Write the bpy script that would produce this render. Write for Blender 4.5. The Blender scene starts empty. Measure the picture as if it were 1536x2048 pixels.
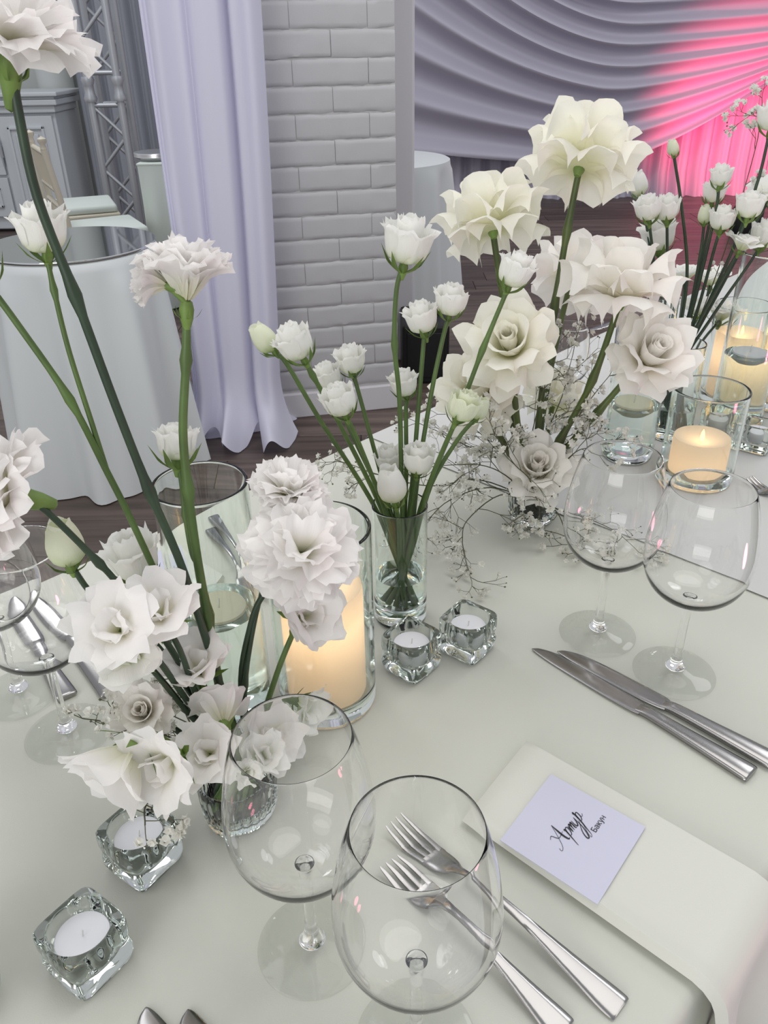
import bpy, bmesh, math, random
from mathutils import Vector, Matrix, noise
R = random.Random(7)
PI = math.pi
sc = bpy.context.scene
COL = sc.collection

# ------------------------------------------------------------------ camera
F = 1620.0                       # focal length in pixels of the 1536 x 2048 frame
PITCH, ROLL = math.radians(30.4), math.radians(1.08)
CAM = Vector((0, 0, 1.30))
TZ = 0.75                        # table height
_fw = Vector((0, math.cos(PITCH), -math.sin(PITCH)))
_r0 = Vector((1, 0, 0)); _u0 = Vector((0, math.sin(PITCH), math.cos(PITCH)))
_rt = _r0 * math.cos(ROLL) - _u0 * math.sin(ROLL)
_up = _u0 * math.cos(ROLL) + _r0 * math.sin(ROLL)
cam = bpy.data.cameras.new('camera')
cam.sensor_fit = 'VERTICAL'; cam.sensor_height = 24.0; cam.lens = 24.0 * F / 2048.0
cam.clip_start = 0.02; cam.clip_end = 60
co = bpy.data.objects.new('camera', cam); COL.objects.link(co)
co.matrix_world = Matrix(((_rt.x, _up.x, -_fw.x, CAM.x), (_rt.y, _up.y, -_fw.y, CAM.y),
                          (_rt.z, _up.z, -_fw.z, CAM.z), (0, 0, 0, 1)))
sc.camera = co

# ------------------------------------------------------------------ world, lights, exposure
w = bpy.data.worlds.new('world'); sc.world = w; w.use_nodes = True
bg = w.node_tree.nodes['Background']
bg.inputs[0].default_value = (0.93, 0.95, 1.0, 1); bg.inputs[1].default_value = 0.50
def area(name, loc, target, size, power, color=(1, 1, 1), sy=None):
    l = bpy.data.lights.new(name, 'AREA'); l.energy = power; l.color = color
    l.shape = 'RECTANGLE' if sy else 'DISK'; l.size = size
    if sy: l.size_y = sy
    o = bpy.data.objects.new(name, l); COL.objects.link(o); o.location = loc
    d = Vector(target) - Vector(loc)
    o.rotation_euler = d.to_track_quat('-Z', 'Y').to_euler()
    return o
area('ceiling_lamp', (0.9, 0.9, 3.3), (0.6, 0.9, 0), 2.0, 20, (1.0, 0.985, 0.95))
area('ceiling_lamp', (-1.5, -0.6, 3.3), (-1.2, -0.2, 0), 1.6, 11, (1.0, 0.985, 0.93))
area('ceiling_lamp', (-1.0, 1.8, 3.3), (-1.0, 1.9, 0), 1.2, 10, (0.97, 0.98, 1.0))
area('ceiling_lamp', (2.3, 2.6, 3.3), (2.2, 2.6, 0), 1.2, 16, (0.97, 0.98, 1.0))
area('ceiling_lamp', (-2.2, 4.4, 3.3), (-2.2, 4.6, 0), 0.8, 27, (0.96, 0.98, 1.0))
area('ceiling_lamp', (2.0, 5.2, 3.3), (2.0, 6.2, 0), 0.8, 20, (0.95, 0.95, 1.0))
area('front_fill', (-1.6, -2.6, 1.9), (0.3, 1.2, 0.9), 2.6, 46, (1.0, 0.985, 0.95), 1.8)  # added soft fill from behind the camera, brightens the upright petals
sc.view_settings.view_transform = 'Standard'; sc.view_settings.look = 'None'
sc.view_settings.gamma = 1.0; sc.view_settings.use_curve_mapping = False
sc.view_settings.exposure = 0.12
sc.cycles.max_bounces = 24; sc.cycles.transmission_bounces = 24; sc.cycles.transparent_max_bounces = 16
sc.cycles.glossy_bounces = 6; sc.cycles.diffuse_bounces = 4; sc.cycles.sample_clamp_indirect = 12.0

# ------------------------------------------------------------------ pixel -> world
def ray(px, py):
    return _fw + _rt * ((px - 768.0) / F) - _up * ((py - 1024.0) / F)
def T(px, py, h=0.0):            # on the table top (+h)
    d = ray(px, py); k = (TZ + h - CAM.z) / d.z
    return CAM + d * k
def G(px, py, z=0.0):            # on the floor
    d = ray(px, py); k = (z - CAM.z) / d.z
    return CAM + d * k
def V(px, py, Y):                # at world depth Y
    d = ray(px, py); return CAM + d * (Y / d.y)
def pxsize(n, p):                # n pixels wide at point p -> metres
    return n * (Vector(p) - CAM).dot(_fw) / F

# ------------------------------------------------------------------ materials
def new_mat(name):
    m = bpy.data.materials.new(name); m.use_nodes = True
    nt = m.node_tree; nt.nodes.clear()
    out = nt.nodes.new('ShaderNodeOutputMaterial')
    return m, nt, out
def N(nt, typ, **kw):
    n = nt.nodes.new(typ)
    for k, v in kw.items(): setattr(n, k, v)
    return n
def principled(name, col, rough=0.5, metal=0.0, bump=0.0, bscale=200.0, var=0.0, vscale=8.0, spec=0.5, sheen=0.0, coord='Object', stretch=None):
    m, nt, out = new_mat(name)
    p = N(nt, 'ShaderNodeBsdfPrincipled'); nt.links.new(p.outputs[0], out.inputs[0])
    p.inputs['Base Color'].default_value = (*col, 1); p.inputs['Roughness'].default_value = rough
    p.inputs['Metallic'].default_value = metal; p.inputs['Specular IOR Level'].default_value = spec
    if sheen: p.inputs['Sheen Weight'].default_value = sheen
    tc = N(nt, 'ShaderNodeTexCoord'); src = tc.outputs[coord]
    if stretch:
        mp = N(nt, 'ShaderNodeMapping'); mp.inputs['Scale'].default_value = stretch
        nt.links.new(src, mp.inputs[0]); src = mp.outputs[0]
    if var:
        nz = N(nt, 'ShaderNodeTexNoise'); nz.inputs['Scale'].default_value = vscale; nz.inputs['Detail'].default_value = 5
        nt.links.new(src, nz.inputs['Vector'])
        r = N(nt, 'ShaderNodeValToRGB')
        r.color_ramp.elements[0].position = 0.3; r.color_ramp.elements[1].position = 0.7
        r.color_ramp.elements[0].color = (*[c * (1 - var) for c in col], 1)
        r.color_ramp.elements[1].color = (*[min(1, c * (1 + var)) for c in col], 1)
        nt.links.new(nz.outputs['Fac'], r.inputs[0]); nt.links.new(r.outputs[0], p.inputs['Base Color'])
    if bump:
        nb = N(nt, 'ShaderNodeTexNoise'); nb.inputs['Scale'].default_value = bscale; nb.inputs['Detail'].default_value = 4
        nt.links.new(src, nb.inputs['Vector'])
        b = N(nt, 'ShaderNodeBump'); b.inputs['Strength'].default_value = bump; b.inputs['Distance'].default_value = 0.004
        nt.links.new(nb.outputs['Fac'], b.inputs['Height']); nt.links.new(b.outputs[0], p.inputs['Normal'])
    return m
def petal_mat(name, base, edge, trans=0.35):
    m, nt, out = new_mat(name)
    uv = N(nt, 'ShaderNodeUVMap'); sep = N(nt, 'ShaderNodeSeparateXYZ'); nt.links.new(uv.outputs[0], sep.inputs[0])
    r = N(nt, 'ShaderNodeValToRGB'); e = r.color_ramp.elements
    e[0].position = 0.05; e[0].color = (*base, 1); e[1].position = 0.6; e[1].color = (*edge, 1)
    nt.links.new(sep.outputs['Y'], r.inputs[0])
    mp = N(nt, 'ShaderNodeMapping'); mp.inputs['Scale'].default_value = (34, 2.0, 1); nt.links.new(uv.outputs[0], mp.inputs[0])
    nz = N(nt, 'ShaderNodeTexNoise'); nz.inputs['Scale'].default_value = 1.0; nz.inputs['Detail'].default_value = 3
    nt.links.new(mp.outputs[0], nz.inputs['Vector'])
    b = N(nt, 'ShaderNodeBump'); b.inputs['Strength'].default_value = 0.18; b.inputs['Distance'].default_value = 0.002
    nt.links.new(nz.outputs['Fac'], b.inputs['Height'])
    p = N(nt, 'ShaderNodeBsdfPrincipled'); p.inputs['Roughness'].default_value = 0.55
    p.inputs['Specular IOR Level'].default_value = 0.25
    nt.links.new(r.outputs[0], p.inputs['Base Color']); nt.links.new(b.outputs[0], p.inputs['Normal'])
    t = N(nt, 'ShaderNodeBsdfTranslucent'); nt.links.new(r.outputs[0], t.inputs[0])
    mx = N(nt, 'ShaderNodeMixShader'); mx.inputs[0].default_value = trans
    nt.links.new(p.outputs[0], mx.inputs[1]); nt.links.new(t.outputs[0], mx.inputs[2]); nt.links.new(mx.outputs[0], out.inputs[0])
    return m
def glass_mat(name, col=(1, 1, 1), ior=1.45, rough=0.0):
    m, nt, out = new_mat(name)
    g = N(nt, 'ShaderNodeBsdfGlass'); g.inputs['Color'].default_value = (*col, 1)
    g.inputs['IOR'].default_value = ior; g.inputs['Roughness'].default_value = rough
    nt.links.new(g.outputs[0], out.inputs[0]); return m
def thin_glass_mat(name):
    m, nt, out = new_mat(name)
    fr = N(nt, 'ShaderNodeFresnel')
    ge = N(nt, 'ShaderNodeNewGeometry'); mr = N(nt, 'ShaderNodeMapRange')
    mr.inputs[3].default_value = 1.35; mr.inputs[4].default_value = 1 / 1.35
    nt.links.new(ge.outputs['Backfacing'], mr.inputs[0]); nt.links.new(mr.outputs[0], fr.inputs[0])
    t = N(nt, 'ShaderNodeBsdfTransparent'); t.inputs[0].default_value = (0.965, 0.97, 0.965, 1)
    g = N(nt, 'ShaderNodeBsdfGlossy'); g.inputs['Roughness'].default_value = 0.02
    mx = N(nt, 'ShaderNodeMixShader'); nt.links.new(fr.outputs[0], mx.inputs[0])
    nt.links.new(t.outputs[0], mx.inputs[1]); nt.links.new(g.outputs[0], mx.inputs[2]); nt.links.new(mx.outputs[0], out.inputs[0])
    return m
def translucent_mat(name, col, trans=0.5, rough=0.6):
    m, nt, out = new_mat(name)
    p = N(nt, 'ShaderNodeBsdfPrincipled'); p.inputs['Base Color'].default_value = (*col, 1); p.inputs['Roughness'].default_value = rough
    t = N(nt, 'ShaderNodeBsdfTranslucent'); t.inputs[0].default_value = (*col, 1)
    mx = N(nt, 'ShaderNodeMixShader'); mx.inputs[0].default_value = trans
    nt.links.new(p.outputs[0], mx.inputs[1]); nt.links.new(t.outputs[0], mx.inputs[2]); nt.links.new(mx.outputs[0], out.inputs[0])
    return m
def emit_mat(name, col, s):
    m, nt, out = new_mat(name)
    e = N(nt, 'ShaderNodeEmission'); e.inputs[0].default_value = (*col, 1); e.inputs[1].default_value = s
    nt.links.new(e.outputs[0], out.inputs[0]); return m
def floor_mat():
    m, nt, out = new_mat('dark_wood')
    p = N(nt, 'ShaderNodeBsdfPrincipled'); nt.links.new(p.outputs[0], out.inputs[0])
    oi = N(nt, 'ShaderNodeObjectInfo'); tc = N(nt, 'ShaderNodeTexCoord')
    mp = N(nt, 'ShaderNodeMapping'); mp.inputs['Scale'].default_value = (2.0, 26, 26)
    ad = N(nt, 'ShaderNodeVectorMath', operation='ADD'); nt.links.new(tc.outputs['Object'], mp.inputs[0])
    nt.links.new(mp.outputs[0], ad.inputs[0])
    ml = N(nt, 'ShaderNodeMath', operation='MULTIPLY'); ml.inputs[1].default_value = 50
    nt.links.new(oi.outputs['Random'], ml.inputs[0]); nt.links.new(ml.outputs[0], ad.inputs[1])
    nz = N(nt, 'ShaderNodeTexNoise'); nz.inputs['Scale'].default_value = 1.0; nz.inputs['Detail'].default_value = 6
    nt.links.new(ad.outputs[0], nz.inputs['Vector'])
    r = N(nt, 'ShaderNodeValToRGB'); e = r.color_ramp.elements
    e[0].position = 0.3; e[0].color = (0.055, 0.038, 0.031, 1); e[1].position = 0.75; e[1].color = (0.16, 0.118, 0.10, 1)
    nt.links.new(nz.outputs['Fac'], r.inputs[0])
    hv = N(nt, 'ShaderNodeHueSaturation'); nt.links.new(r.outputs[0], hv.inputs['Color'])
    mr = N(nt, 'ShaderNodeMapRange'); mr.inputs[3].default_value = 0.75; mr.inputs[4].default_value = 1.3
    nt.links.new(oi.outputs['Random'], mr.inputs[0]); nt.links.new(mr.outputs[0], hv.inputs['Value'])
    nt.links.new(hv.outputs[0], p.inputs['Base Color']); p.inputs['Roughness'].default_value = 0.45
    return m

M = {}
M['cloth'] = principled('tablecloth_cotton', (0.60, 0.605, 0.54), 0.8, bump=0.06, bscale=900, spec=0.2, sheen=0.1)
M['cloth2'] = principled('tablecloth_cotton_grey', (0.60, 0.60, 0.585), 0.8, bump=0.06, bscale=900, spec=0.2, sheen=0.1)
M['napkin'] = principled('napkin_satin', (0.65, 0.65, 0.59), 0.5, bump=0.05, bscale=700, spec=0.35, sheen=0.2)
M['card'] = principled('card_paper', (0.60, 0.60, 0.72), 0.7, spec=0.2)
M['ink'] = principled('black_ink', (0.01, 0.01, 0.012), 0.6)
M['steel'] = principled('polished_steel', (0.33, 0.32, 0.315), 0.20, metal=1.0, var=0.03, vscale=30)
M['wglass'] = glass_mat('clear_wine_glass', (1, 1, 1), 1.42)
M['fglass'] = thin_glass_mat('thin_foot_glass')
M['vglass'] = glass_mat('clear_vase_glass', (0.985, 1, 0.99), 1.45)
M['tglass'] = glass_mat('thick_greenish_glass', (0.925, 0.94, 0.93), 1.5)
M['water'] = glass_mat('water', (0.97, 1, 0.99), 1.33)
M['wax'] = principled('white_wax', (0.86, 0.86, 0.90), 0.45, spec=0.4)
M['creamwax'] = principled('cream_wax', (0.86, 0.82, 0.62), 0.45, spec=0.4)
M['ledwax'] = translucent_mat('led_candle_wax', (0.92, 0.86, 0.76), 0.50)
M['wick'] = principled('pale_wick', (0.8, 0.8, 0.78), 0.8)
M['flame'] = emit_mat('led_flame', (1.0, 0.55, 0.10), 7.0)
M['tin'] = principled('tealight_tin', (0.75, 0.75, 0.77), 0.3, metal=1.0)
M['rose'] = petal_mat('rose_petal', (0.90, 0.90, 0.62), (0.985, 0.97, 0.885), 0.38)
M['rosew'] = petal_mat('white_rose_petal', (0.93, 0.89, 0.74), (0.985, 0.96, 0.92), 0.38)
M['lis'] = petal_mat('lisianthus_petal', (0.78, 0.84, 0.55), (0.98, 0.975, 0.945), 0.42)
M['lisg'] = petal_mat('green_white_petal', (0.66, 0.76, 0.40), (0.92, 0.94, 0.79), 0.42)
M['carn'] = petal_mat('carnation_petal', (0.90, 0.90, 0.72), (0.985, 0.965, 0.95), 0.45)
M['stem'] = principled('green_stem', (0.085, 0.145, 0.035), 0.45, var=0.25, vscale=30)
M['stemd'] = principled('dark_green_stem', (0.030, 0.055, 0.028), 0.42, var=0.3, vscale=30)
M['stemr'] = principled('rose_stem', (0.075, 0.105, 0.025), 0.45, var=0.4, vscale=18)
M['calyx'] = principled('green_calyx', (0.15, 0.24, 0.05), 0.5, var=0.25, vscale=60)
M['twig'] = principled('thin_twig', (0.085, 0.085, 0.045), 0.6)
M['floret'] = translucent_mat('tiny_white_floret', (0.86, 0.85, 0.80), 0.35)
M['kenzan'] = principled('black_pin_holder', (0.018, 0.016, 0.015), 0.45, metal=0.4)
M['plaster'] = principled('smooth_white_plaster', (0.66, 0.645, 0.67), 0.7, bump=0.05, bscale=30)
M['brick'] = principled('white_painted_brick', (0.495, 0.49, 0.505), 0.5, bump=0.35, bscale=22, var=0.012, vscale=9)
M['mortar'] = principled('white_painted_mortar', (0.49, 0.48, 0.48), 0.6, bump=0.7, bscale=40)
M['drape'] = translucent_mat('lavender_white_voile', (0.82, 0.81, 0.94), 0.30, 0.8)
M['swag'] = translucent_mat('grey_lavender_satin', (0.58, 0.55, 0.65), 0.12, 0.5)
M['gdrape'] = principled('grey_wall_drape', (0.34, 0.35, 0.40), 0.8)
M['wallg'] = principled('pale_green_grey_plaster', (0.55, 0.57, 0.56), 0.8, bump=0.05, bscale=20)
M['cabinet'] = principled('white_painted_wood', (0.60, 0.63, 0.66), 0.5)
M['truss'] = principled('aluminium_truss', (0.44, 0.45, 0.48), 0.45, metal=0.6)
M['chair'] = principled('champagne_painted_wood', (0.60, 0.55, 0.45), 0.45)
M['bcloth'] = principled('white_polyester_cloth', (0.68, 0.71, 0.72), 0.7, sheen=0.1)
M['ccloth'] = principled('pale_green_white_cloth', (0.66, 0.72, 0.68), 0.75)
M['black'] = principled('black_plastic', (0.008, 0.008, 0.009), 0.5)
M['floor'] = floor_mat()
M['gap'] = principled('dark_floor_joint', (0.022, 0.016, 0.014), 0.8)

# ------------------------------------------------------------------ object helpers
def tag(o, label=None, cat=None, group=None, kind=None):
    if label: o['label'] = label
    if cat: o['category'] = cat
    if group: o['group'] = group
    if kind: o['kind'] = kind
    return o
def mesh(name, verts, faces, mat, parent=None, loc=(0, 0, 0), smooth=True, uv=None):
    me = bpy.data.meshes.new(name)
    me.from_pydata([tuple(v) for v in verts], [], faces)
    if smooth: me.polygons.foreach_set('use_smooth', [True] * len(me.polygons))
    if uv:
        ul = me.uv_layers.new(name='UVMap')
        flat = []
        for l in me.loops: flat.extend(uv[l.vertex_index])
        ul.data.foreach_set('uv', flat)
    if mat: me.materials.append(mat)
    if mat and 'glass' in mat.name or mat and mat.name == 'water':
        vol = 0.0
        for p in me.polygons:
            a = me.vertices[p.vertices[0]].co
            for i in range(1, len(p.vertices) - 1):
                vol += a.dot(me.vertices[p.vertices[i]].co.cross(me.vertices[p.vertices[i + 1]].co))
        if vol < 0: me.flip_normals()
    me.update()
    if smooth and not uv: me.set_sharp_from_angle(angle=math.radians(48))
    o = bpy.data.objects.new(name, me); COL.objects.link(o)
    o.location = loc
    if parent: o.parent = parent
    return o
def empty(name, loc, label, cat, group=None):
    o = bpy.data.objects.new(name, None); COL.objects.link(o); o.location = loc
    o.empty_display_size = 0.02
    return tag(o, label, cat, group)
class MB:
    def __init__(s): s.v = []; s.f = []
    def add(s, vf):
        n = len(s.v); s.v += [Vector(p) for p in vf[0]]; s.f += [tuple(i + n for i in q) for q in vf[1]]; return s
    def off(s, o): return [p - Vector(o) for p in s.v]
def lathe(prof, n=48, c=(0, 0, 0), closed=True, rmod=None):
    """prof: list of (r, z); points with r==0 become poles"""
    v, f, rings = [], [], []
    c = Vector(c)
    for (r, z) in prof:
        if r <= 1e-9:
            rings.append([len(v)]); v.append(c + Vector((0, 0, z)))
        else:
            ring = []
            for k in range(n):
                a = 2 * PI * k / n; rr = rmod(r, z, a) if rmod else r
                ring.append(len(v)); v.append(c + Vector((rr * math.cos(a), rr * math.sin(a), z)))
            rings.append(ring)
    m = len(rings)
    for i in range(m if closed else m - 1):
        a, b = rings[i], rings[(i + 1) % m]
        if len(a) == 1 and len(b) == 1: continue
        for k in range(n):
            k2 = (k + 1) % n
            if len(a) == 1: f.append((a[0], b[k2], b[k]))
            elif len(b) == 1: f.append((a[k], a[k2], b[0]))
            else: f.append((a[k], a[k2], b[k2], b[k]))
    return v, f
def catmull(pts, sub=5):
    pts = [Vector(p) for p in pts]
    if len(pts) < 3: sub = max(sub, 2)
    out = []
    P = [pts[0] * 2 - pts[1]] + pts + [pts[-1] * 2 - pts[-2]]
    for i in range(1, len(P) - 2):
        for j in range(sub):
            t = j / sub
            out.append(0.5 * ((2 * P[i]) + (P[i + 1] - P[i - 1]) * t + (2 * P[i - 1] - 5 * P[i] + 4 * P[i + 1] - P[i + 2]) * t * t
                              + (3 * P[i] - P[i - 1] - 3 * P[i + 1] + P[i + 2]) * t ** 3))
    out.append(pts[-1]); return out
def tube(pts, rad, n=8, caps=True):
    pts = [Vector(p) for p in pts]; m = len(pts)
    if not isinstance(rad, (list, tuple)): rad = [rad] * m
    v, f = [], []
    t0 = (pts[1] - pts[0]).normalized()
    nrm = t0.orthogonal().normalized()
    for i in range(m):
        t = (pts[min(i + 1, m - 1)] - pts[max(i - 1, 0)])
        t = t.normalized() if t.length > 1e-9 else t0
        nrm = (nrm - t * nrm.dot(t)); nrm = nrm.normalized() if nrm.length > 1e-6 else t.orthogonal().normalized()
        b = t.cross(nrm)
        for k in range(n):
            a = 2 * PI * k / n
            v.append(pts[i] + (nrm * math.cos(a) + b * math.sin(a)) * rad[i])
    for i in range(m - 1):
        for k in range(n):
            k2 = (k + 1) % n
            f.append((i * n + k, i * n + k2, (i + 1) * n + k2, (i + 1) * n + k))
    if caps: f.append(tuple(range(n - 1, -1, -1))); f.append(tuple((m - 1) * n + k for k in range(n)))
    return v, f
def boxvf(x0, x1, y0, y1, z0, z1):
    v = [(x0, y0, z0), (x1, y0, z0), (x1, y1, z0), (x0, y1, z0), (x0, y0, z1), (x1, y0, z1), (x1, y1, z1), (x0, y1, z1)]
    return v, [(3, 2, 1, 0), (4, 5, 6, 7), (0, 1, 5, 4), (1, 2, 6, 5), (2, 3, 7, 6), (3, 0, 4, 7)]
def bevbox(x0, x1, y0, y1, z0, z1, b, seg=2):
    bm = bmesh.new()
    vf = boxvf(x0, x1, y0, y1, z0, z1)
    vs = [bm.verts.new(p) for p in vf[0]]
    for q in vf[1]: bm.faces.new([vs[i] for i in q])
    bmesh.ops.bevel(bm, geom=list(bm.edges), offset=b, segments=seg, affect='EDGES', profile=0.5)
    bm.verts.index_update()
    out = ([v.co.copy() for v in bm.verts], [tuple(v.index for v in f.verts) for f in bm.faces]); bm.free(); return out
def xform(vf, mat):
    return [mat @ Vector(p) for p in vf[0]], vf[1]
def grid(fn, nu, nv):
    v = [fn(i / nu, j / nv) for j in range(nv + 1) for i in range(nu + 1)]
    f = [(j * (nu + 1) + i, j * (nu + 1) + i + 1, (j + 1) * (nu + 1) + i + 1, (j + 1) * (nu + 1) + i) for j in range(nv) for i in range(nu)]
    return v, f
def frame(origin, xdir, up=(0, 0, 1)):
    x = Vector(xdir).normalized(); z = Vector(up); y = z.cross(x).normalized(); z = x.cross(y)
    m = Matrix((x, y, z)).transposed().to_4x4(); m.translation = Vector(origin); return m

# ------------------------------------------------------------------ the setting: floor
fl = tag(mesh('floor', *boxvf(-5.2, 7.2, 0.2, 9.2, -0.06, -0.004), M['gap'], smooth=False), kind='structure')
pv, pf = bevbox(-0.6, 0.6, -0.0985, 0.0985, -0.012, 0.0, 0.002, 1)
pme = None
for row in range(42):
    y = 0.9 + row * 0.2
    sh = R.random() * 1.2
    for k in range(-5, 7):
        x = k * 1.203 + sh
        # only where the photograph sees floor
        d = Vector((x, y, 0)) - CAM
        zc = d.dot(_fw)
        if zc < 0.3: continue
        u_ = 768 + F * d.dot(_rt) / zc; v_ = 1024 - F * d.dot(_up) / zc
        hw = F * 0.62 / zc
        if u_ + hw < -420 or u_ - hw > 1800 or v_ > 1400 or v_ < 200: continue
        if pme is None:
            o = mesh('plank', pv, pf, M['floor'], fl, (x, y, 0), smooth=False); pme = o.data
        else:
            o = bpy.data.objects.new('plank', pme); COL.objects.link(o); o.parent = fl; o.location = (x, y, 0)

# ------------------------------------------------------------------ brick pier
b0, b1 = G(552, 838), G(796, 813)
ex = (b1 - b0).normalized(); b0 = b0 - ex * 0.22
PW = (b1 - b0).length; PH = 2.5
pier_m = frame(b0, ex)
inv_y = -1
pier = tag(mesh('wall_pier', *xform(boxvf(0, PW, 0.0055, 0.35, 0, PH), pier_m), M['mortar'], smooth=False), kind='structure')
variants = {}
def brick_mesh(L, H, k):
    key = (round(L, 3), k)
    if key not in variants:
        rr = random.Random(k * 31 + int(L * 1000))
        nx, nz = max(3, int(L / 0.018)), 6
        sd = Vector((rr.uniform(0, 50), rr.uniform(0, 50), 0))
        zs = [0, .07, .2, .5, .8, .93, 1.0]
        def face(i, j):
            x = L * i / nx; z = H * zs[j]
            nn = noise.noise(sd + Vector((x * 26, z * 30, 0)))
            top = j in (0, nz); side = i in (0, nx)
            y = 0.0012 * nn
            if top: y += 0.0050 + 0.0050 * noise.noise(sd + Vector((x * 32, 9 + j, 0)))
            elif j in (1, nz - 1): y += 0.0006 + 0.003 * noise.noise(sd + Vector((x * 40, 3 + j, 0)))
            if side: y += 0.0022 + 0.003 * noise.noise(sd + Vector((z * 40, i, 5)))
            dz = 0.003 * noise.noise(sd + Vector((x * 22, 20 + j, 0))) if top else 0
            return Vector((x, y, z + dz))
        v = [face(i, j) for j in range(nz + 1) for i in range(nx + 1)]
        f = [(j * (nx + 1) + i, j * (nx + 1) + i + 1, (j + 1) * (nx + 1) + i + 1, (j + 1) * (nx + 1) + i) for j in range(nz) for i in range(nx)]
        rim = [i for i in range(nx + 1)] + [j * (nx + 1) + nx for j in range(1, nz + 1)] + [nz * (nx + 1) + i for i in range(nx - 1, -1, -1)] + [j * (nx + 1) for j in range(nz - 1, 0, -1)]
        n0 = len(v); v += [Vector((v[k_].x, 0.03, v[k_].z)) for k_ in rim]
        f += [(rim[(k_ + 1) % len(rim)], rim[k_], n0 + k_, n0 + (k_ + 1) % len(rim)) for k_ in range(len(rim))]
        o = mesh('brick', v, f, M['brick'], pier); variants[key] = (o.data, o)
        return o
    o = bpy.data.objects.new('brick', variants[key][0]); COL.objects.link(o); o.parent = pier
    return o
BH, J = 0.0785, 0.0025
zc_, row = 0.11, 0
while zc_ < PH - 0.1:
    x = -0.13 if row % 2 else 0.0
    while x < PW - 0.01:
        x0, x1 = max(0, x), min(PW, x + 0.25)
        if x1 - x0 > 0.03:
            o = brick_mesh(round(x1 - x0, 3), BH, R.randrange(4))
            o.matrix_world = pier_m @ Matrix.Translation((x0, R.uniform(-0.0010, 0.0010), zc_ + R.uniform(-0.001, 0.001)))
        x += 0.25 + J
    zc_ += BH + J; row += 1
tag(mesh('baseboard_pier', *xform(bevbox(0, PW + 0.012, -0.012, 0.34, 0, 0.10, 0.004), pier_m), M['plaster'], smooth=False), kind='structure')
# smooth plaster pilaster standing behind the pier
q0, q1 = V(780, 400, 3.6), V(829, 250, 3.6)
tag(mesh('wall_pilaster', *bevbox(q0.x - 0.1, q1.x, 3.6, 3.9, 0, 2.5, 0.01), M['plaster'], smooth=False), kind='structure')

# ------------------------------------------------------------------ rear walls
tag(mesh('wall_back', *boxvf(-5.2, 7.2, 9.0, 9.2, 0, 3.2), M['wallg'], smooth=False), kind='structure')
wl = tag(mesh('wall_left', *boxvf(-5.2, -0.4, 7.6, 7.7, 0, 3.2), M['wallg'], smooth=False), kind='structure')
# round plaster column beside the cabinet
c = V(128, 250, 7.42)
tag(mesh('wall_column', *lathe([(0, 0), (0.17, 0), (0.17, 0.1), (0.14, 0.14), (0.14, 2.6), (0, 2.6)], 32, (c.x, 7.42, 0), closed=False), M['wallg']), kind='structure')

# grey wall drape behind the truss
x0, x1 = V(160, 200, 7.0).x, V(420, 200, 7.0).x
def gd(u, v):
    return Vector((x0 + (x1 - x0) * u, 7.0 + 0.035 * math.sin(u * 40) + 0.02 * math.sin(u * 93 + 1), 2.4 * v))
o = tag(mesh('curtain_panel', *grid(gd, 120, 6), M['gdrape']), 'grey drape hanging behind the metal truss', 'curtain')

# ------------------------------------------------------------------ lavender white curtain in front of the pier
CY = 2.78
xl, xr = V(265, 0, CY).x, V(516, 0, CY).x
def curt(u, v):                   # v: 0 floor .. 1 top
    z = 2.3 * v
    taper = 1 - 0.16 * (1 - v) ** 2
    flare = 0.10 * max(0, 1 - v * 9) ** 2
    uu = u ** 1.05
    x = xl + (xr - xl) * uu * taper + flare * (u - 0.35)
    amp = 0.030 + 0.012 * math.sin(u * 9)
    ph = u * 2 * PI * 3.1 + 0.5 * math.sin(v * 3 + u * 4)
    y = CY + amp * (math.sin(ph) + 0.35 * math.sin(2.3 * ph + 1)) + 0.03 * u - flare * (1.1 + 0.8 * math.sin(u * 17))
    x += 0.012 * math.cos(ph)
    z += max(0, 1 - v * 14) * 0.035 * (1 + math.sin(u * 31))
    return Vector((x, y, max(z, 0.004)))
cu = empty('floor_length_curtain', ((xl + xr) / 2, CY, 0), 'lavender white voile curtain falling to the floor beside the brick pier', 'curtain')
mesh('drop', [p - cu.location for p in grid(curt, 130, 60)[0]], grid(curt, 130, 60)[1], M['drape'], cu)
# puddle of cloth on the floor
pc = G(520, 850)
pv_, pf_ = [], []
def pud(u, v):
    a = 2 * PI * u; r = 0.115 * v * (1 + 0.22 * math.sin(3 * a + 1) + 0.1 * math.sin(7 * a))
    h = 0.085 * (1 - v) ** 0.6 * (1 + 0.35 * math.sin(5 * a + 4 * v)) + 0.016 * math.sin(9 * a + 9 * v) * (1 - v)
    return Vector((pc.x + r * math.cos(a) * 0.95, pc.y + 0.03 + r * math.sin(a) * 0.7, max(0.003, h)))
mesh('puddle', [p - cu.location for p in grid(pud, 60, 12)[0]], grid(pud, 60, 12)[1], M['drape'], cu)
pc2 = G(440, 872)
def pud2(u, v):
    a = 2 * PI * u; r = 0.14 * v * (1 + 0.16 * math.sin(4 * a + 2) + 0.1 * math.sin(9 * a))
    h = 0.12 * (1 - v) ** 0.7 * (1 + 0.3 * math.sin(6 * a + 5 * v)) + 0.012 * math.sin(11 * a + 9 * v) * (1 - v)
    return Vector((pc2.x + r * math.cos(a), pc2.y + 0.07 + r * math.sin(a) * 0.62, max(0.003, h)))
mesh('puddle', [p - cu.location for p in grid(pud2, 60, 12)[0]], grid(pud2, 60, 12)[1], M['drape'], cu)

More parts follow.
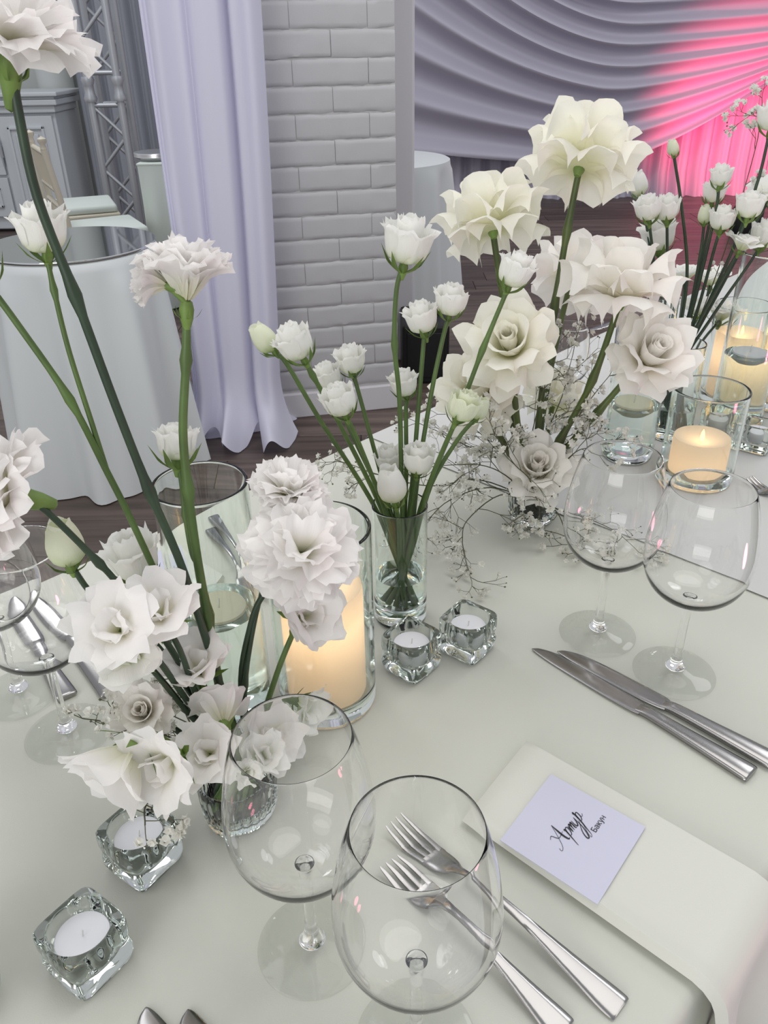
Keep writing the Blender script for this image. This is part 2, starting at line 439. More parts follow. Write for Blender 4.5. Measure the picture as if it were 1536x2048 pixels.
# ------------------------------------------------------------------ swagged backdrop with pink uplight
BY = 7.8
def swag_y(x, c):                 # traced family of swag folds, crop coordinates 0.46 px
    t = min(1.0, max(0.0, (c - 100) / 620.0)) if c > 100 else 0.0
    A = 700 - 640 * t; B = 55 + 300 * t ** 1.6
    y = c
    if x < 1000: y -= A * ((1000 - x) / 1000.0) ** 2
    if x > 800: y -= B * ((x - 800) / 736.0) ** 1.4
    return y
def swag(u, v):
    x = -500 + 2900 * u; c = -900 + 1620 * v
    y = swag_y(x, c)
    ph = c / 98.0 * 2 * PI + 0.9 * math.sin(c / 190.0) + 0.5 * math.sin(x / 400.0)
    f = math.sin(ph); f = 0.5 + 0.5 * f; f2 = 0.10 * math.sin(0.47 * ph + x / 350.0)
    dep = 0.12 * (f ** 1.5 + f2) * (0.45 + 0.55 * min(1, max(-0.45, (1450 - x) / 900.0)))
    return V(830 + 0.46 * x, 0.46 * y, BY - 0.08 - dep)
sw = grid(swag, 90, 300)
rt = V(1100, 440, BY); rt.z = 0; rt.y = BY
bd = empty('draped_backdrop', rt, 'grey lavender satin backdrop gathered in long swags, lit pink at one end', 'backdrop')
mesh('swag', [p - rt for p in sw[0]], sw[1], M['swag'], bd)
xa, xb = V(800, 300, BY).x, V(1900, 300, BY).x
def ple(u, v):
    x = xa + (xb - xa) * u
    return Vector((x, BY + 0.05 + 0.035 * math.sin(x * 34) + 0.02 * math.sin(x * 71 + 2) - 0.05 * max(0, 1 - v * 12), 2.0 * v))
pg = grid(ple, 420, 10)
mesh('pleated_skirt', [p - rt for p in pg[0]], pg[1], M['swag'], bd)
# the pink LED uplight that washes it
up_p = V(1500, 405, BY - 1.6); up_p.z = 0
ul = empty('led_uplight', up_p, 'black floor uplight washing the backdrop pink behind the flowers', 'lamp')
mesh('housing', *lathe([(0, 0), (0.10, 0), (0.11, 0.03), (0.11, 0.17), (0.095, 0.19), (0.09, 0.15), (0, 0.15)], 24, closed=False), M['black'], ul)
pl = bpy.data.lights.new('uplight_beam', 'SPOT'); pl.energy = 300; pl.color = (1.0, 0.07, 0.19); pl.spot_size = math.radians(72); pl.spot_blend = 1.0
pl.shadow_soft_size = 0.06
plo = bpy.data.objects.new('uplight_beam', pl); COL.objects.link(plo); plo.parent = ul; plo.location = (0, 0, 0.22)
plo.rotation_euler = (V(1490, 235, BY) - up_p - Vector((0, 0, .22))).to_track_quat('-Z', 'Y').to_euler()
# a second pink uplight outside the frame, beyond the near side of the table
area('pink_uplight', (2.0, 0.1, 0.25), (0.4, 0.45, 0.6), 0.3, 3.5, (1.0, 0.25, 0.38))

# ------------------------------------------------------------------ cloth-covered tables behind
def round_table(name, cx, cy, rad, h, label, mat, folds, flare, seed, glass=None):
    t = empty(name, (cx, cy, 0), label, 'table')
    rr = random.Random(seed); ph = [rr.uniform(0, 6) for _ in range(4)]
    n = 160; v, f = [], []
    rings = []
    prof = [(0.0, h), (0.5, h), (0.97, h), (1.0, h - 0.006), (1.008, h - 0.03)]
    levels = [(p, None) for p in prof] + [((1.0, h * (1 - k / 14.0)), k / 14.0) for k in range(1, 15)]
    for (r, z), k in levels:
        ring = []
        for i in range(n):
            a = 2 * PI * i / n
            if k is None: q = r * rad
            else:
                w_ = math.sin(folds * a + ph[0]) * 0.6 + math.sin(folds * 0.6 * a + ph[1] + k) * 0.3 + math.sin(2 * folds * a + ph[2]) * 0.2
                q = rad * (1.008 + flare * k) + 0.05 * (k ** 0.7) * w_
            ring.append(len(v)); v.append(Vector((q * math.cos(a), q * math.sin(a), max(z, 0.004))))
        rings.append(ring)
    for A_, B_ in zip(rings, rings[1:]):
        for i in range(n):
            j = (i + 1) % n; f.append((A_[i], B_[i], B_[j], A_[j]))
    f.append(tuple(rings[0]))
    mesh('tablecloth', v, f, mat, t)
    mesh('pedestal', *lathe([(0, 0.0), (rad * .6, 0), (rad * .6, .02), (.03, .03), (.03, h - .02), (rad * .97, h - .015), (rad * .97, h - .004), (0, h - .004)], 24, closed=False), M['black'], t)
    if glass:
        mesh('glass_top', *lathe([(0, h + .001), (rad * .995, h + .001), (rad * 1.0, h + .005), (rad * .995, h + .009), (0, h + .009)], 64, closed=False), glass, t)
    return t
M['mirror'] = principled('mirror_top', (0.80, 0.82, 0.82), 0.04, metal=1.0)
c = V(140, 492, 2.62)
round_table('cocktail_table', c.x, 2.62, 0.262, c.z, 'small round table in a long grey white cloth under a glossy glass top', M['bcloth'], 9, 0.18, 3, M['mirror'])
c = V(752, 317, 4.75)
round_table('cocktail_table', c.x, 4.75, 0.40, c.z, 'round table in a white floor-length cloth behind the brick pier', M['bcloth'], 11, 0.10, 5)
# black loudspeaker case on the floor behind the pier
g0, g1 = V(790, 700, 3.95), V(884, 700, 3.95)
gb = G(840, 768).y
sp = empty('speaker_box', ((g0.x + g1.x) / 2, gb, 0), 'black box standing on the floor behind the brick pier', 'box')
hw = (V(884, 700, gb).x - V(790, 700, gb).x) / 2
hz = V(840, 652, gb).z
mesh('case', *bevbox(-hw, hw, 0, 0.3, 0, hz, 0.012), M['black'], sp, smooth=False)
mesh('grille', *bevbox(-hw + .02, hw - .02, -0.006, 0.002, 0.03, hz - .03, 0.003), M['black'], sp, smooth=False)
mesh('handle', *tube(catmull([(-.06, .15, hz), (-.05, .15, hz + .03), (.05, .15, hz + .03), (.06, .15, hz)]), 0.008), M['black'], sp)

# ------------------------------------------------------------------ cabinet, truss, chairs, side table at the back left
CBY = 6.75
xl_, xr_ = V(-140, 300, CBY).x, V(122, 300, CBY).x
ztop = V(60, 226, CBY).z
cb = empty('sideboard_cabinet', ((xl_ + xr_) / 2, CBY, 0), 'white panelled cupboard with a moulded cornice against the wall', 'cabinet')
hw = (xr_ - xl_) / 2
mesh('body', *bevbox(-hw, hw, 0.02, 0.5, 0.02, ztop, 0.01), M['cabinet'], cb, smooth=False)
mb = MB()
for k, (e, zz, hh) in enumerate([(0.02, ztop, 0.05), (0.05, ztop + .05, 0.04), (0.035, ztop + .09, 0.02), (0.07, ztop + .11, 0.03)]):
    mb.add(bevbox(-hw - e, hw + e, -e, 0.5, zz, zz + hh, 0.008))
mesh('cornice', mb.v, mb.f, M['cabinet'], cb, smooth=False)
def panel_door(parent, x0, x1, z0, z1, y=0.0):
    d = mesh('door', *bevbox(x0, x1, y - 0.012, y + 0.02, z0, z1, 0.004), M['cabinet'], parent, smooth=False)
    fr = MB()
    e = 0.07
    for a in ((x0 + e, x1 - e, z1 - e - .02, z1 - e), (x0 + e, x1 - e, z0 + e, z0 + e + .02), (x0 + e, x0 + e + .02, z0 + e, z1 - e), (x1 - e - .02, x1 - e, z0 + e, z1 - e)):
        fr.add(bevbox(a[0], a[1], y - 0.03, y - 0.01, a[2], a[3], 0.005))
    mesh('moulding', fr.v, fr.f, M['cabinet'], d, smooth=False)
    mesh('panel', *bevbox(x0 + e + .05, x1 - e - .05, y - 0.022, y - 0.01, z0 + e + .05, z1 - e - .05, 0.008), M['cabinet'], d, smooth=False)
    return d
xm = V(5, 300, CBY).x - cb.location.x
panel_door(cb, xm + 0.01, hw - 0.02, 0.12, ztop - 0.02)
d = panel_door(cb, -hw + .02, xm - 0.01, ztop * .5, ztop - 0.02)
panel_door(cb, -hw + .02, xm - 0.01, 0.12, ztop * .5 - .02)
mb = MB(); mb.add(tube([(xm, -0.03, ztop - .30), (xm, -0.03, ztop - .18)], 0.012)).add(tube([(xm, -0.035, ztop - .36), (xm, -0.035, ztop - .30)], 0.006))
mesh('hinge', mb.v, mb.f, M['truss'], cb)
mesh('plinth', *bevbox(-hw, hw, 0.05, 0.5, 0, 0.1, 0.004), M['black'], cb, smooth=False)

TY = 5.7
pA, pB = V(190, 245, TY), V(248, 245, TY)
tw = pB.x - pA.x; txc = (pA.x + pB.x) / 2
tr = empty('truss_tower', (txc, TY, 0), 'grey aluminium lattice truss upright in front of the wall drape', 'truss')
zj = V(220, 178, TY).z
for sx in (-1, 1):
    for sy in (0, 1):
        mesh('chord', *tube([(sx * tw / 2, sy * tw, 0), (sx * tw / 2, sy * tw, 2.6)], 0.024, 10), M['truss'], tr)
for sy in (0, 1):
    for seg, (za, zb) in enumerate(((0.03, zj - 0.09), (zj + 0.09, 2.58))):
        n_ = max(2, round((zb - za) / (tw * 1.0))); st = (zb - za) / n_
        for k in range(n_):
            s_ = 1 if (k + sy) % 2 else -1
            mesh('brace', *tube([(-s_ * tw / 2, sy * tw, za + k * st), (s_ * tw / 2, sy * tw, za + (k + 1) * st)], 0.012, 8), M['truss'], tr)
        for zz in (za, zb):
            mesh('rung', *tube([(-tw / 2, sy * tw, zz), (tw / 2, sy * tw, zz)], 0.014, 8), M['truss'], tr)
for sx in (-1, 1):
    mesh('coupler', *lathe([(0, -.07), (.036, -.07), (.042, -.05), (.03, -.02), (.03, .02), (.042, .05), (.036, .07), (0, .07)], 14, (sx * tw / 2, 0, zj), closed=False), M['truss'], tr)

def chiavari(loc, rz, label):
    t = empty('chiavari_chair', loc, label, 'chair', 'champagne chairs at the back table')
    t.rotation_euler = (0, 0, rz)
    W_, D_ = 0.19, 0.19
    for s in (-1, 1):
        mesh('leg', *tube(catmull([(s * W_, D_, 0), (s * W_, D_ - .015, .45), (s * W_, D_ + 0.03, .88)], 4), 0.015, 10), M['chair'], t)
        mesh('leg', *tube([(s * W_, -D_, 0), (s * W_ * .97, -D_, .44)], 0.015, 10), M['chair'], t)
        mesh('finial', *lathe([(0, -.02), (.016, -.02), (.012, 0), (.02, .012), (.02, .024), (0, .036)], 12, (s * W_, D_ + 0.03, .90), closed=False), M['chair'], t)
    for z, y in ((.86, .027), (.70, .01), (.62, .003), (.54, -.006)):
        mesh('rail', *tube([(-W_, D_ + y, z), (W_, D_ + y, z)], 0.013, 8), M['chair'], t)
    for k in range(-3, 4):
        mesh('spindle', *tube([(k * .047, D_ + .01, .70), (k * .047, D_ + .027, .86)], 0.011, 6), M['chair'], t)
    for z in (.2, .3):
        for s in (-1, 1):
            mesh('stretcher', *tube([(s * W_, -D_, z), (s * W_, D_, z)], 0.01, 6), M['chair'], t)
    mesh('seat', *bevbox(-W_ - .015, W_ + .015, -D_ - .02, D_ + .015, .43, .455, .008), M['chair'], t)
    mesh('cushion', *bevbox(-W_, W_, -D_ - .01, D_ - .015, .456, .50, .018, 3), M['ccloth'], t)
    return t
CHY = 4.35
p = V(150, 380, CHY)
chiavari((p.x + 0.10, CHY - .02, 0), math.radians(118), 'champagne wooden chair, nearer one, with its back beside the truss')
p = V(112, 360, 5.0)
chiavari((p.x + 0.1, 5.0, 0), math.radians(112), 'champagne wooden chair, farther one, half hidden behind another chair')
BTY = 4.5
p = V(318, 326, BTY)
bt = empty('dining_table', (p.x, BTY, 0), 'small table in a pale cloth with crockery on it, behind the lavender curtain', 'table')
px0, px1 = V(274, 330, BTY).x - p.x, V(420, 330, BTY).x - p.x
n = 60
def skirt(u, v):
    per = [(px0, 0.9), (px0, 0), (px1, 0), (px1, 0.9)]
    q = u * 3; i = min(2, int(q)); t_ = q - i
    a, b = Vector(per[i]), Vector(per[i + 1]); s = a.lerp(b, t_)
    o_ = 0.02 * (1 - v) * math.sin(u * 60)
    return Vector((s.x + (o_ - 0.03 * (1 - v) if i == 0 else 0), s.y + (o_ if i == 1 else 0), max(0.01, p.z * v)))
cl = MB().add(grid(skirt, 120, 8)).add(bevbox(px0 - .004, px1, -0.004, .9, p.z - .012, p.z, .004))
mesh('tablecloth', cl.v, cl.f, M['ccloth'], bt)
plate_c = V(312, 318, BTY + .1)
tag(mesh('plate_stack', *lathe([(0, 0), (.09, 0), (.12, .02), (.118, .026), (.12, .036), (.118, .04), (0, .034)], 28, closed=False), M['tin'], None, (plate_c.x, BTY + 0.14, p.z)), 'grey plates stacked on the small table behind the curtain', 'plates')

# ------------------------------------------------------------------ the long banquet table under its cloths
fa, fb = T(60, 1168), T(1222, 658)
ua = (fb - fa).normalized()
ub = Vector((ua.y, -ua.x, 0))                     # towards the near edge
near = T(1440, 1918)
TW = (near - fa).dot(ub)
t0 = fa
def TB(a, b, z): return t0 + ua * a + ub * b + Vector((0, 0, z - TZ))
seam_f = T(744, 878); a_seam = (seam_f - t0).dot(ua)
def cloth_surface(a0, a1, lift, na, skew=0.0):
    # cross profile: far hem, far edge, top, near edge, near hem
    prof = []
    H = TZ - 0.006
    for k in range(9): prof.append((0.0, H * k / 9.0 + 0.006, (1 - k / 9.0), -1))
    rr = 0.010
    for k in range(6):
        t = k / 5 * PI / 2; prof.append((rr - rr * math.cos(t), TZ - rr + rr * math.sin(t), 0, -1))
    for k in range(1, 12): prof.append((rr + (TW - 2 * rr) * k / 12.0, TZ, 0, 0))
    for k in range(6):
        t = (1 - k / 5) * PI / 2; prof.append((TW - rr + rr * math.cos(t), TZ - rr + rr * math.sin(t), 0, 1))
    for k in range(8, -1, -1): prof.append((TW, H * k / 9.0 + 0.006, (1 - k / 9.0), 1))
    v, f = [], []
    for i in range(na + 1):
        for (b, z, hang, side) in prof:
            a = a0 + (a1 - a0) * i / na
            if skew: a += skew * (b / TW) * (1 - i / na)
            wv = (math.sin(a * 21 + 1.3 * side) + 0.5 * math.sin(a * 47 + 2)) * 0.018 * hang ** 0.8 + 0.05 * hang ** 1.2
            bb = b + side * wv + side * lift
            v.append(TB(a, bb, max(0.003, z + (lift if hang == 0 else 0))))
    m = len(prof)
    for i in range(na):
        for k in range(m - 1): f.append((i * m + k, i * m + k + 1, (i + 1) * m + k + 1, (i + 1) * m + k))
    return v, f
c1 = cloth_surface(-1.3, a_seam + 0.15, 0.0, 130)
o1 = empty('tablecloth', TB(-0.2, TW / 2, 0), 'white tablecloth over the nearest banquet table', 'tablecloth')
mesh('cloth_sheet', [p - o1.location for p in c1[0]], c1[1], M['cloth'], o1)
sk = (T(1536, 1198) - t0).dot(ua) - a_seam
c2 = cloth_surface(a_seam, 4.4, 0.0022, 200, sk)
o2 = empty('tablecloth', TB(2.4, TW / 2, 0), 'second white tablecloth overlapping the first, under the far vases and candles', 'tablecloth')
mesh('cloth_sheet', [p - o2.location for p in c2[0]], c2[1], M['cloth2'], o2)
Z1 = 0.0; Z2 = 0.0022
def lift_at(p):
    a = (Vector(p) - t0).dot(ua); b = (Vector(p) - t0).dot(ub)
    return 0.0022 if a > a_seam + sk * b / TW else 0.0
def TT(px, py):
    p = T(px, py); p.z += lift_at(p) + 0.0004; return p

# ------------------------------------------------------------------ wine glasses
def wineglass(foot, label, s=1.0, h=0.203, group='stemmed wine glasses'):
    t = empty('wine_glass', foot, label, 'wine glass', group)
    S = lambda pr: [(r * s, z * s) for r, z in pr]
    hs = h / 0.203
    bowl = [(0.0, .0895), (.006, .0890), (.018, .0905), (.030, .0965), (.0395, .107), (.0452, .121), (.0468, .135), (.0462, .150), (.0430, .172), (.0385, .192), (.0352, .203)]
    inner = [(.0346, .2035), (.0379, .192), (.0424, .172), (.0456, .150), (.0462, .135), (.0446, .121), (.0386, .108), (.029, .0985), (.017, .0935), (.006, .0922), (0.0, .0920)]
    def sm(pr):
        q = catmull([Vector((r, z, 0)) for r, z in pr], 3); return [(max(0, p.x), p.y * hs) for p in q]
    b = S(sm(bowl)) + [(.0349 * s, .2035 * hs * s)] + S(sm(inner))
    mesh('bowl', *lathe(b, 64, closed=False), M['wglass'], t)
    stem = [(0.0, .0894), (.0065, .0892), (.0052, .084), (.0040, .072), (.0038, .05), (.0042, .026), (.0058, .016), (.0085, .011), (.0085, .0085), (.0, .0075)]
    mesh('stem', *lathe(S(sm(stem)), 28, closed=False), M['wglass'], t)
    foot_ = [(0, .0074), (.008, .0080), (.018, .0042), (.030, .0024), (.0372, .0018), (.0386, .0010), (.0380, .0003), (.030, .0002), (0, .0002)]
    mesh('foot', *lathe(S([(r, z) for r, z in foot_]), 64, closed=False), M['fglass'], t)
    return t
wineglass(TT(626, 1892), 'large wine glass standing in front of the flowers beside the forks', 1.0)
wineglass(TT(832, 2086), 'wine glass nearest the viewer, the forks seen through its bowl', 1.0)
wineglass(TT(1194, 1268), 'wine glass by the knife tips with baby breath behind it', 1.03)
wineglass(TT(1347, 1346), 'wine glass above the knives, closest to the table edge', 1.03)
wineglass(TT(42, 1388), 'wine glass at the far place setting, farther from the flowers', 1.0)
wineglass(TT(138, 1468), 'wine glass at the far place setting, under the drooping petals', 1.0)
wineglass(TT(1118, 850), 'small wine glass behind the roses at the far table edge', 0.80)

# ------------------------------------------------------------------ cylinder vases, water, candles
def cyl_vase(c, r, h, label, wall=0.0026, base=0.012, water=None, name='glass_cylinder', group='clear glass cylinders', cat='vase', bulge=0.0):
    t = empty(name, c, label, cat, group)
    ri = r - wall
    prof = [(0, 0.0), (r * .9, 0.0), (r * .98, .002), (r, .006), (r, .0085), (r, h * .5), (r, h - .0022), (r, h - .0009), (r - wall * .3, h), (r - wall * .7, h), (ri, h - .0009), (ri, h - .0022), (ri, h * .5), (ri, base + .011), (ri, base + .008), (ri * .95, base + .002), (ri * .8, base), (0, base)]
    mesh('glass_wall', *lathe(prof, 64, closed=False), M['vglass'], t)
    if water:
        rw = ri - 0.0004
        wp = [(0, base + .0006), (rw * .8, base + .0006), (rw * .95, base + .0026), (rw, base + .0086), (rw, base + .011), (rw, water - .001), (rw, water), (rw * .97, water - .0006), (0, water - .0006)]
        mesh('water', *lathe(wp, 64, closed=False), M['water'], t)
    return t
def floating_candle(c, r, label, mat):
    t = empty('floating_candle', c, label, 'candle', 'floating candles')
    mesh('wax_disc', *lathe([(0, -r * .55), (r * .45, -r * .5), (r * .85, -r * .2), (r, r * .05), (r * .97, r * .13), (r * .6, r * .1), (0, r * .07)], 40, closed=False), mat, t)
    mesh('wick', *tube([(0, 0, r * .05), (0.001, 0, r * .5)], 0.0008, 6), M['wick'], t)
def led_candle(c, r, h, label, power):
    t = empty('led_candle', c, label, 'candle', 'glowing pillar candles')
    prof = [(0, .0003), (r * .97, .0003), (r, .004), (r, h - .006), (r * .97, h), (r * .9, h - .001), (r * .55, h - .006), (r * .12, h - .009), (0, h - .009)]
    mesh('wax_pillar', *lathe(prof, 56, closed=False), M['ledwax'], t)
    mesh('flame', *lathe([(0, h - .0085), (.0022, h - .005), (.003, h - .0005), (.002, h + .006), (0, h + .011)], 16, closed=False), M['flame'], t)
    l = bpy.data.lights.new('led_glow', 'POINT'); l.energy = power; l.color = (1.0, 0.68, 0.42); l.shadow_soft_size = 0.008
    lo = bpy.data.objects.new('led_glow', l); COL.objects.link(lo); lo.parent = t; lo.location = (0, 0, h - 0.034)
# tall cylinder at the left with a floating candle
c = TT(466, 1418); cyl_vase(c, .0385, .245, 'tall empty-topped glass cylinder with floating candle behind the tall flower stems', water=.122)
floating_candle(c + Vector((.002, -.004, .122)), .024, 'cream floating candle in the cylinder behind the tall flower stems', M['creamwax'])
# wide hurricane with a glowing pillar behind the carnation
c = TT(656, 1392); cyl_vase(c, .0465, .192, 'wide glass cylinder around the glowing candle behind the fluffy carnation', wall=.0032, base=.014)
led_candle(c + Vector((0, 0, .0145)), .0375, .118, 'glowing pillar candle partly hidden by the fluffy carnation', 0.075)
# bud vase of lisianthus
LV = TT(801, 1232); cyl_vase(LV, .0285, .142, 'slim glass vase holding the bunch of lisianthus stems', wall=.0018, base=.02, water=.058, group='flower vases')
# far group
c = TT(1252, 912); cyl_vase(c, .0385, .245, 'tall cylinder with cream floating candle behind the wine glass rims', water=.082)
floating_candle(c + Vector((0, 0, .082)), .028, 'cream floating candle below the drooping rose', M['creamwax'])
c = TT(1388, 958); cyl_vase(c, .050, .135, 'wide low cylinder around the glowing candle next to the wine glasses', wall=.003)
led_candle(c + Vector((0, 0, .0125)), .0385, .052, 'short glowing candle next to the wine glasses', 0.04)
c = TT(1468, 850); cyl_vase(c, .0395, .27, 'tallest glass cylinder, full of water, at the picture edge', water=.118)
floating_candle(c + Vector((0, 0, .118)), .026, 'white floating candle in the tallest water cylinder', M['wax'])
c = TT(1452, 802); cyl_vase(c, .047, .165, 'glass cylinder around the glowing candle behind the tallest water cylinder')
led_candle(c + Vector((0, 0, .0125)), .0375, .108, 'glowing candle seen through the tallest water cylinder', 0.07)
c = TT(1556, 812); cyl_vase(c, .047, .165, 'glass cylinder around the glowing candle cut by the picture edge')
led_candle(c + Vector((0, 0, .0125)), .0375, .108, 'glowing candle cut by the picture edge', 0.07)
c = TT(-124, 2010); cyl_vase(c, .040, .12, 'glass cylinder whose edge just peeps in at the lower left corner')
FV = TT(1336, 872); cyl_vase(FV, .032, .15, 'slim vase holding the far lisianthus bunch below the drooping rose', wall=.0018, base=.016, water=.05, group='flower vases')

# ------------------------------------------------------------------ square tealight holders
def sq(a, n=7.0):
    return lambda ang: a / (abs(math.cos(ang)) ** n + abs(math.sin(ang)) ** n) ** (1.0 / n)
def cube_rot(l, b):
    d = T(*b, .043) - T(*l, .043); return math.atan2(d.y, d.x)
def tealight_holder(c, rz, label, tlabel, a=.0235, h=.043):
    t = empty('tealight_holder', c, label, 'candle holder', 'square glass tealight holders'); t.rotation_euler = (0, 0, rz)
    n = 72; v, f, rings = [], [], []
    S = sq(1.0)
    lv = [(0.80, .0005, 1), (.92, .002, 1), (.99, .008, 1), (1.0, .014, 1), (.94, .021, 1), (1.0, .029, 1), (1.0, .037, 1), (.985, .0412, 1), (.93, h, 1),
          (.0215 / a, h - .0005, 0), (.0205 / a, h - .003, 0), (.0198 / a, .018, 0), (.0185 / a, .0155, 0)]
    v.append(Vector((0, 0, .0005)))
    for (k, z, isq) in lv:
        ring = []
        for i in range(n):
            an = 2 * PI * i / n; r = a * k * (S(an) if isq else 1.0)
            ring.append(len(v)); v.append(Vector((r * math.cos(an), r * math.sin(an), z)))
        rings.append(ring)
    for i in range(n): f.append((0, rings[0][(i + 1) % n], rings[0][i]))
    for A_, B_ in zip(rings, rings[1:]):
        for i in range(n):
            j = (i + 1) % n; f.append((A_[i], A_[j], B_[j], B_[i]))
    v.append(Vector((0, 0, .0155))); e = len(v) - 1
    for i in range(n): f.append((rings[-1][i], rings[-1][(i + 1) % n], e))
    mesh('glass_block', v, f, M['tglass'], t)
    q = empty('tealight', Vector(c) + Vector((0, 0, .0158)), tlabel, 'candle', 'white tealights')
    mesh('wax', *lathe([(0, 0.0002), (.0182, 0.0002), (.0186, .001), (.0186, .014), (.0178, .0150), (.010, .0142), (0, .0142)], 40, closed=False), M['wax'], q)
    mesh('wick', *tube([(0, 0, .013), (.0008, .001, .020)], 0.0006, 6), M['wick'], q)
tealight_holder(TT(183, 1925), cube_rot((90, 1866), (152, 1922)), 'square glass tealight holder standing alone nearest the viewer', 'tealight in the holder nearest the viewer')
tealight_holder(TT(291, 1724), cube_rot((207, 1670), (274, 1719)), 'square glass tealight holder under the drooping petals', 'tealight under the drooping petals')
tealight_holder(TT(823, 1334), cube_rot((763, 1295), (827, 1330)), 'square glass tealight holder in front of the lisianthus vase', 'tealight in front of the lisianthus vase')
tealight_holder(TT(934, 1298), cube_rot((877, 1264), (943, 1295)), 'square glass tealight holder touching another, on the knives side', 'tealight on the knives side of a touching pair')
tealight_holder(TT(1508, 900), math.radians(50), 'square glass tealight holder beside the glowing candles at the picture edge', 'tealight beside the glowing candles at the picture edge')
tealight_holder(TT(1432, 872), math.radians(30), 'square glass tealight holder seen through the low candle cylinder', 'tealight seen through the low candle cylinder')

# ------------------------------------------------------------------ ribbed cups with pin holders
def kenzan_cup(c, label):
    t = empty('flower_cup', c, label, 'vase', 'ribbed glass flower cups')
    def rm(r, z, a): return r * (1 + (0.022 * math.cos(26 * a) if (r > .028 and .006 < z < .04) else 0))
    prof = [(0, .0002), (.024, .0002), (.0285, .003), (.0295, .008), (.0305, .02), (.0312, .034), (.0322, .046), (.0325, .050), (.0312, .0505), (.0302, .047), (.0290, .03), (.0280, .012), (.024, .0085), (0, .0085)]
    mesh('glass_bowl', *lathe(prof, 104, closed=False, rmod=rm), M['vglass'], t)
    k = mesh('pin_holder', *lathe([(0, .0090), (.0255, .0090), (.0265, .011), (.0262, .024), (.024, .0255), (0, .0255)], 40, closed=False), M['kenzan'], t)
    mb = MB()
    for i in range(-5, 6):
        for j in range(-5, 6):
            if i * i + j * j < 27: mb.add(tube([(i * .0046, j * .0046, .025), (i * .0046, j * .0046, .039)], [.0008, .0002], 5))
    mesh('pins', mb.v, mb.f, M['kenzan'], k)['kind'] = 'stuff'
    return t
LC = TT(484, 1625); kenzan_cup(LC, 'ribbed glass cup with black pin holder under the tall white carnations')
RC = TT(1062, 1036); kenzan_cup(RC, 'ribbed glass cup with black pin holder under the big roses')

# ------------------------------------------------------------------ cutlery
def sweep(path, n=10):
    """path: list of (x, y, z, half width, half thickness)"""
    v, f = [], []
    for (x, y, z, hw, ht) in path:
        for k in range(n):
            a = 2 * PI * k / n
            ca, sa = math.cos(a), math.sin(a)
            v.append(Vector((x, y + hw * math.copysign(abs(ca) ** 0.7, ca), z + ht * math.copysign(abs(sa) ** 0.7, sa))))
    m = len(path)
    for i in range(m - 1):
        for k in range(n):
            k2 = (k + 1) % n; f.append((i * n + k, (i + 1) * n + k, (i + 1) * n + k2, i * n + k2))
    f.append(tuple(range(n))); f.append(tuple((m - 1) * n + k for k in range(n - 1, -1, -1)))
    return v, f
def smooth_path(p, sub=4):
    a = catmull([Vector(q[:3]) for q in p], sub); b = catmull([Vector((q[3], q[4], 0)) for q in p], sub)
    return [(u.x, u.y, u.z, max(.0002, w_.x), max(.0002, w_.y)) for u, w_ in zip(a, b)]
def fork(tip, end, label, group='dinner forks', tz=0.0):
    L = 0.208
    t = empty('fork', tip, label, 'fork', group)
    d = (end - tip); d.z = 0
    t.rotation_euler = (0, 0, math.atan2(d.y, d.x)); s = d.length / L if d.length > 0 else 1
    t.scale = (s, 1, 1)
    H = [(.062, 0, .0042, .0105, .0011), (.068, 0, .0075, .0062, .0014), (.078, 0, .0125, .0036, .0019), (.095, 0, .0150, .0031, .0021), (.13, 0, .0125, .0042, .0018), (.17, 0, .0062, .0075, .0016), (.195, 0, .0026, .0098, .0015), (.2055, 0, .0017, .0100, .0013), (.208, 0, .0016, .0092, .0009)]
    mesh('handle', *sweep(smooth_path(H)), M['steel'], t)
    B = [(.040, 0, .0016, .0122, .0010), (.046, 0, .0012, .0128, .0010), (.055, 0, .0022, .0122, .0010), (.063, 0, .0045, .0098, .0011), (.067, 0, .0068, .0068, .0013)]
    mesh('head', *sweep(smooth_path(B)), M['steel'], t)
    for k in (-1.5, -.5, .5, 1.5):
        Q = [(.0, k * .0058, .0085, .0006, .0005), (.006, k * .0060, .0066, .0014, .0008), (.022, k * .0064, .0032, .0020, .0010), (.043, k * .0066, .0014, .0023, .0010)]
        mesh('tine', *sweep(smooth_path(Q), 8), M['steel'], t)
    return t
def knife(tip, end, label, group='table knives', flip=1, lift=0.0):
    L = 0.232
    t = empty('knife', tip + Vector((0, 0, lift)), label, 'knife', group)
    d = (end - tip); d.z = 0
    t.rotation_euler = (0, 0, math.atan2(d.y, d.x)); t.scale = (d.length / L, 1, 1)
    f_ = flip
    Bl = [(0, .0052 * f_, .0016, .0006, .0004), (.006, .0030 * f_, .0016, .0042, .0006), (.022, .0008 * f_, .0016, .0078, .0008), (.05, 0, .0018, .0096, .0010), (.09, 0, .0020, .0100, .0012), (.118, 0, .0026, .0090, .0016), (.127, .001 * f_, .003, .0070, .0020)]
    mesh('blade', *sweep(smooth_path(Bl), 12), M['steel'], t)
    Hd = [(.122, 0.001 * f_, .0030, .0064, .0020), (.135, 0, .0036, .0066, .0030), (.17, 0, .0038, .0078, .0032), (.21, 0, .0038, .0098, .0032), (.2285, 0, .0037, .0106, .0030), (.232, 0, .0036, .0098, .0022)]
    mesh('handle', *sweep(smooth_path(Hd), 14), M['steel'], t)
    return t
fork(TT(786, 1652), TT(1242, 2022), 'steel dinner fork lying closer to the napkin')
fork(TT(778, 1738), TT(1130, 2066), 'steel fork lying farther from the napkin, seen through the glass')
knife(TT(1070, 1296), TT(1502, 1556), 'broad steel knife lying closer to the napkin', flip=-1)
knife(TT(1120, 1302), TT(1548, 1532), 'steel knife lying closer to the wine glasses', flip=-1, lift=.0008)
knife(TT(62, 1196), TT(224, 1392), 'steel knife under the pale petals at the far place setting')
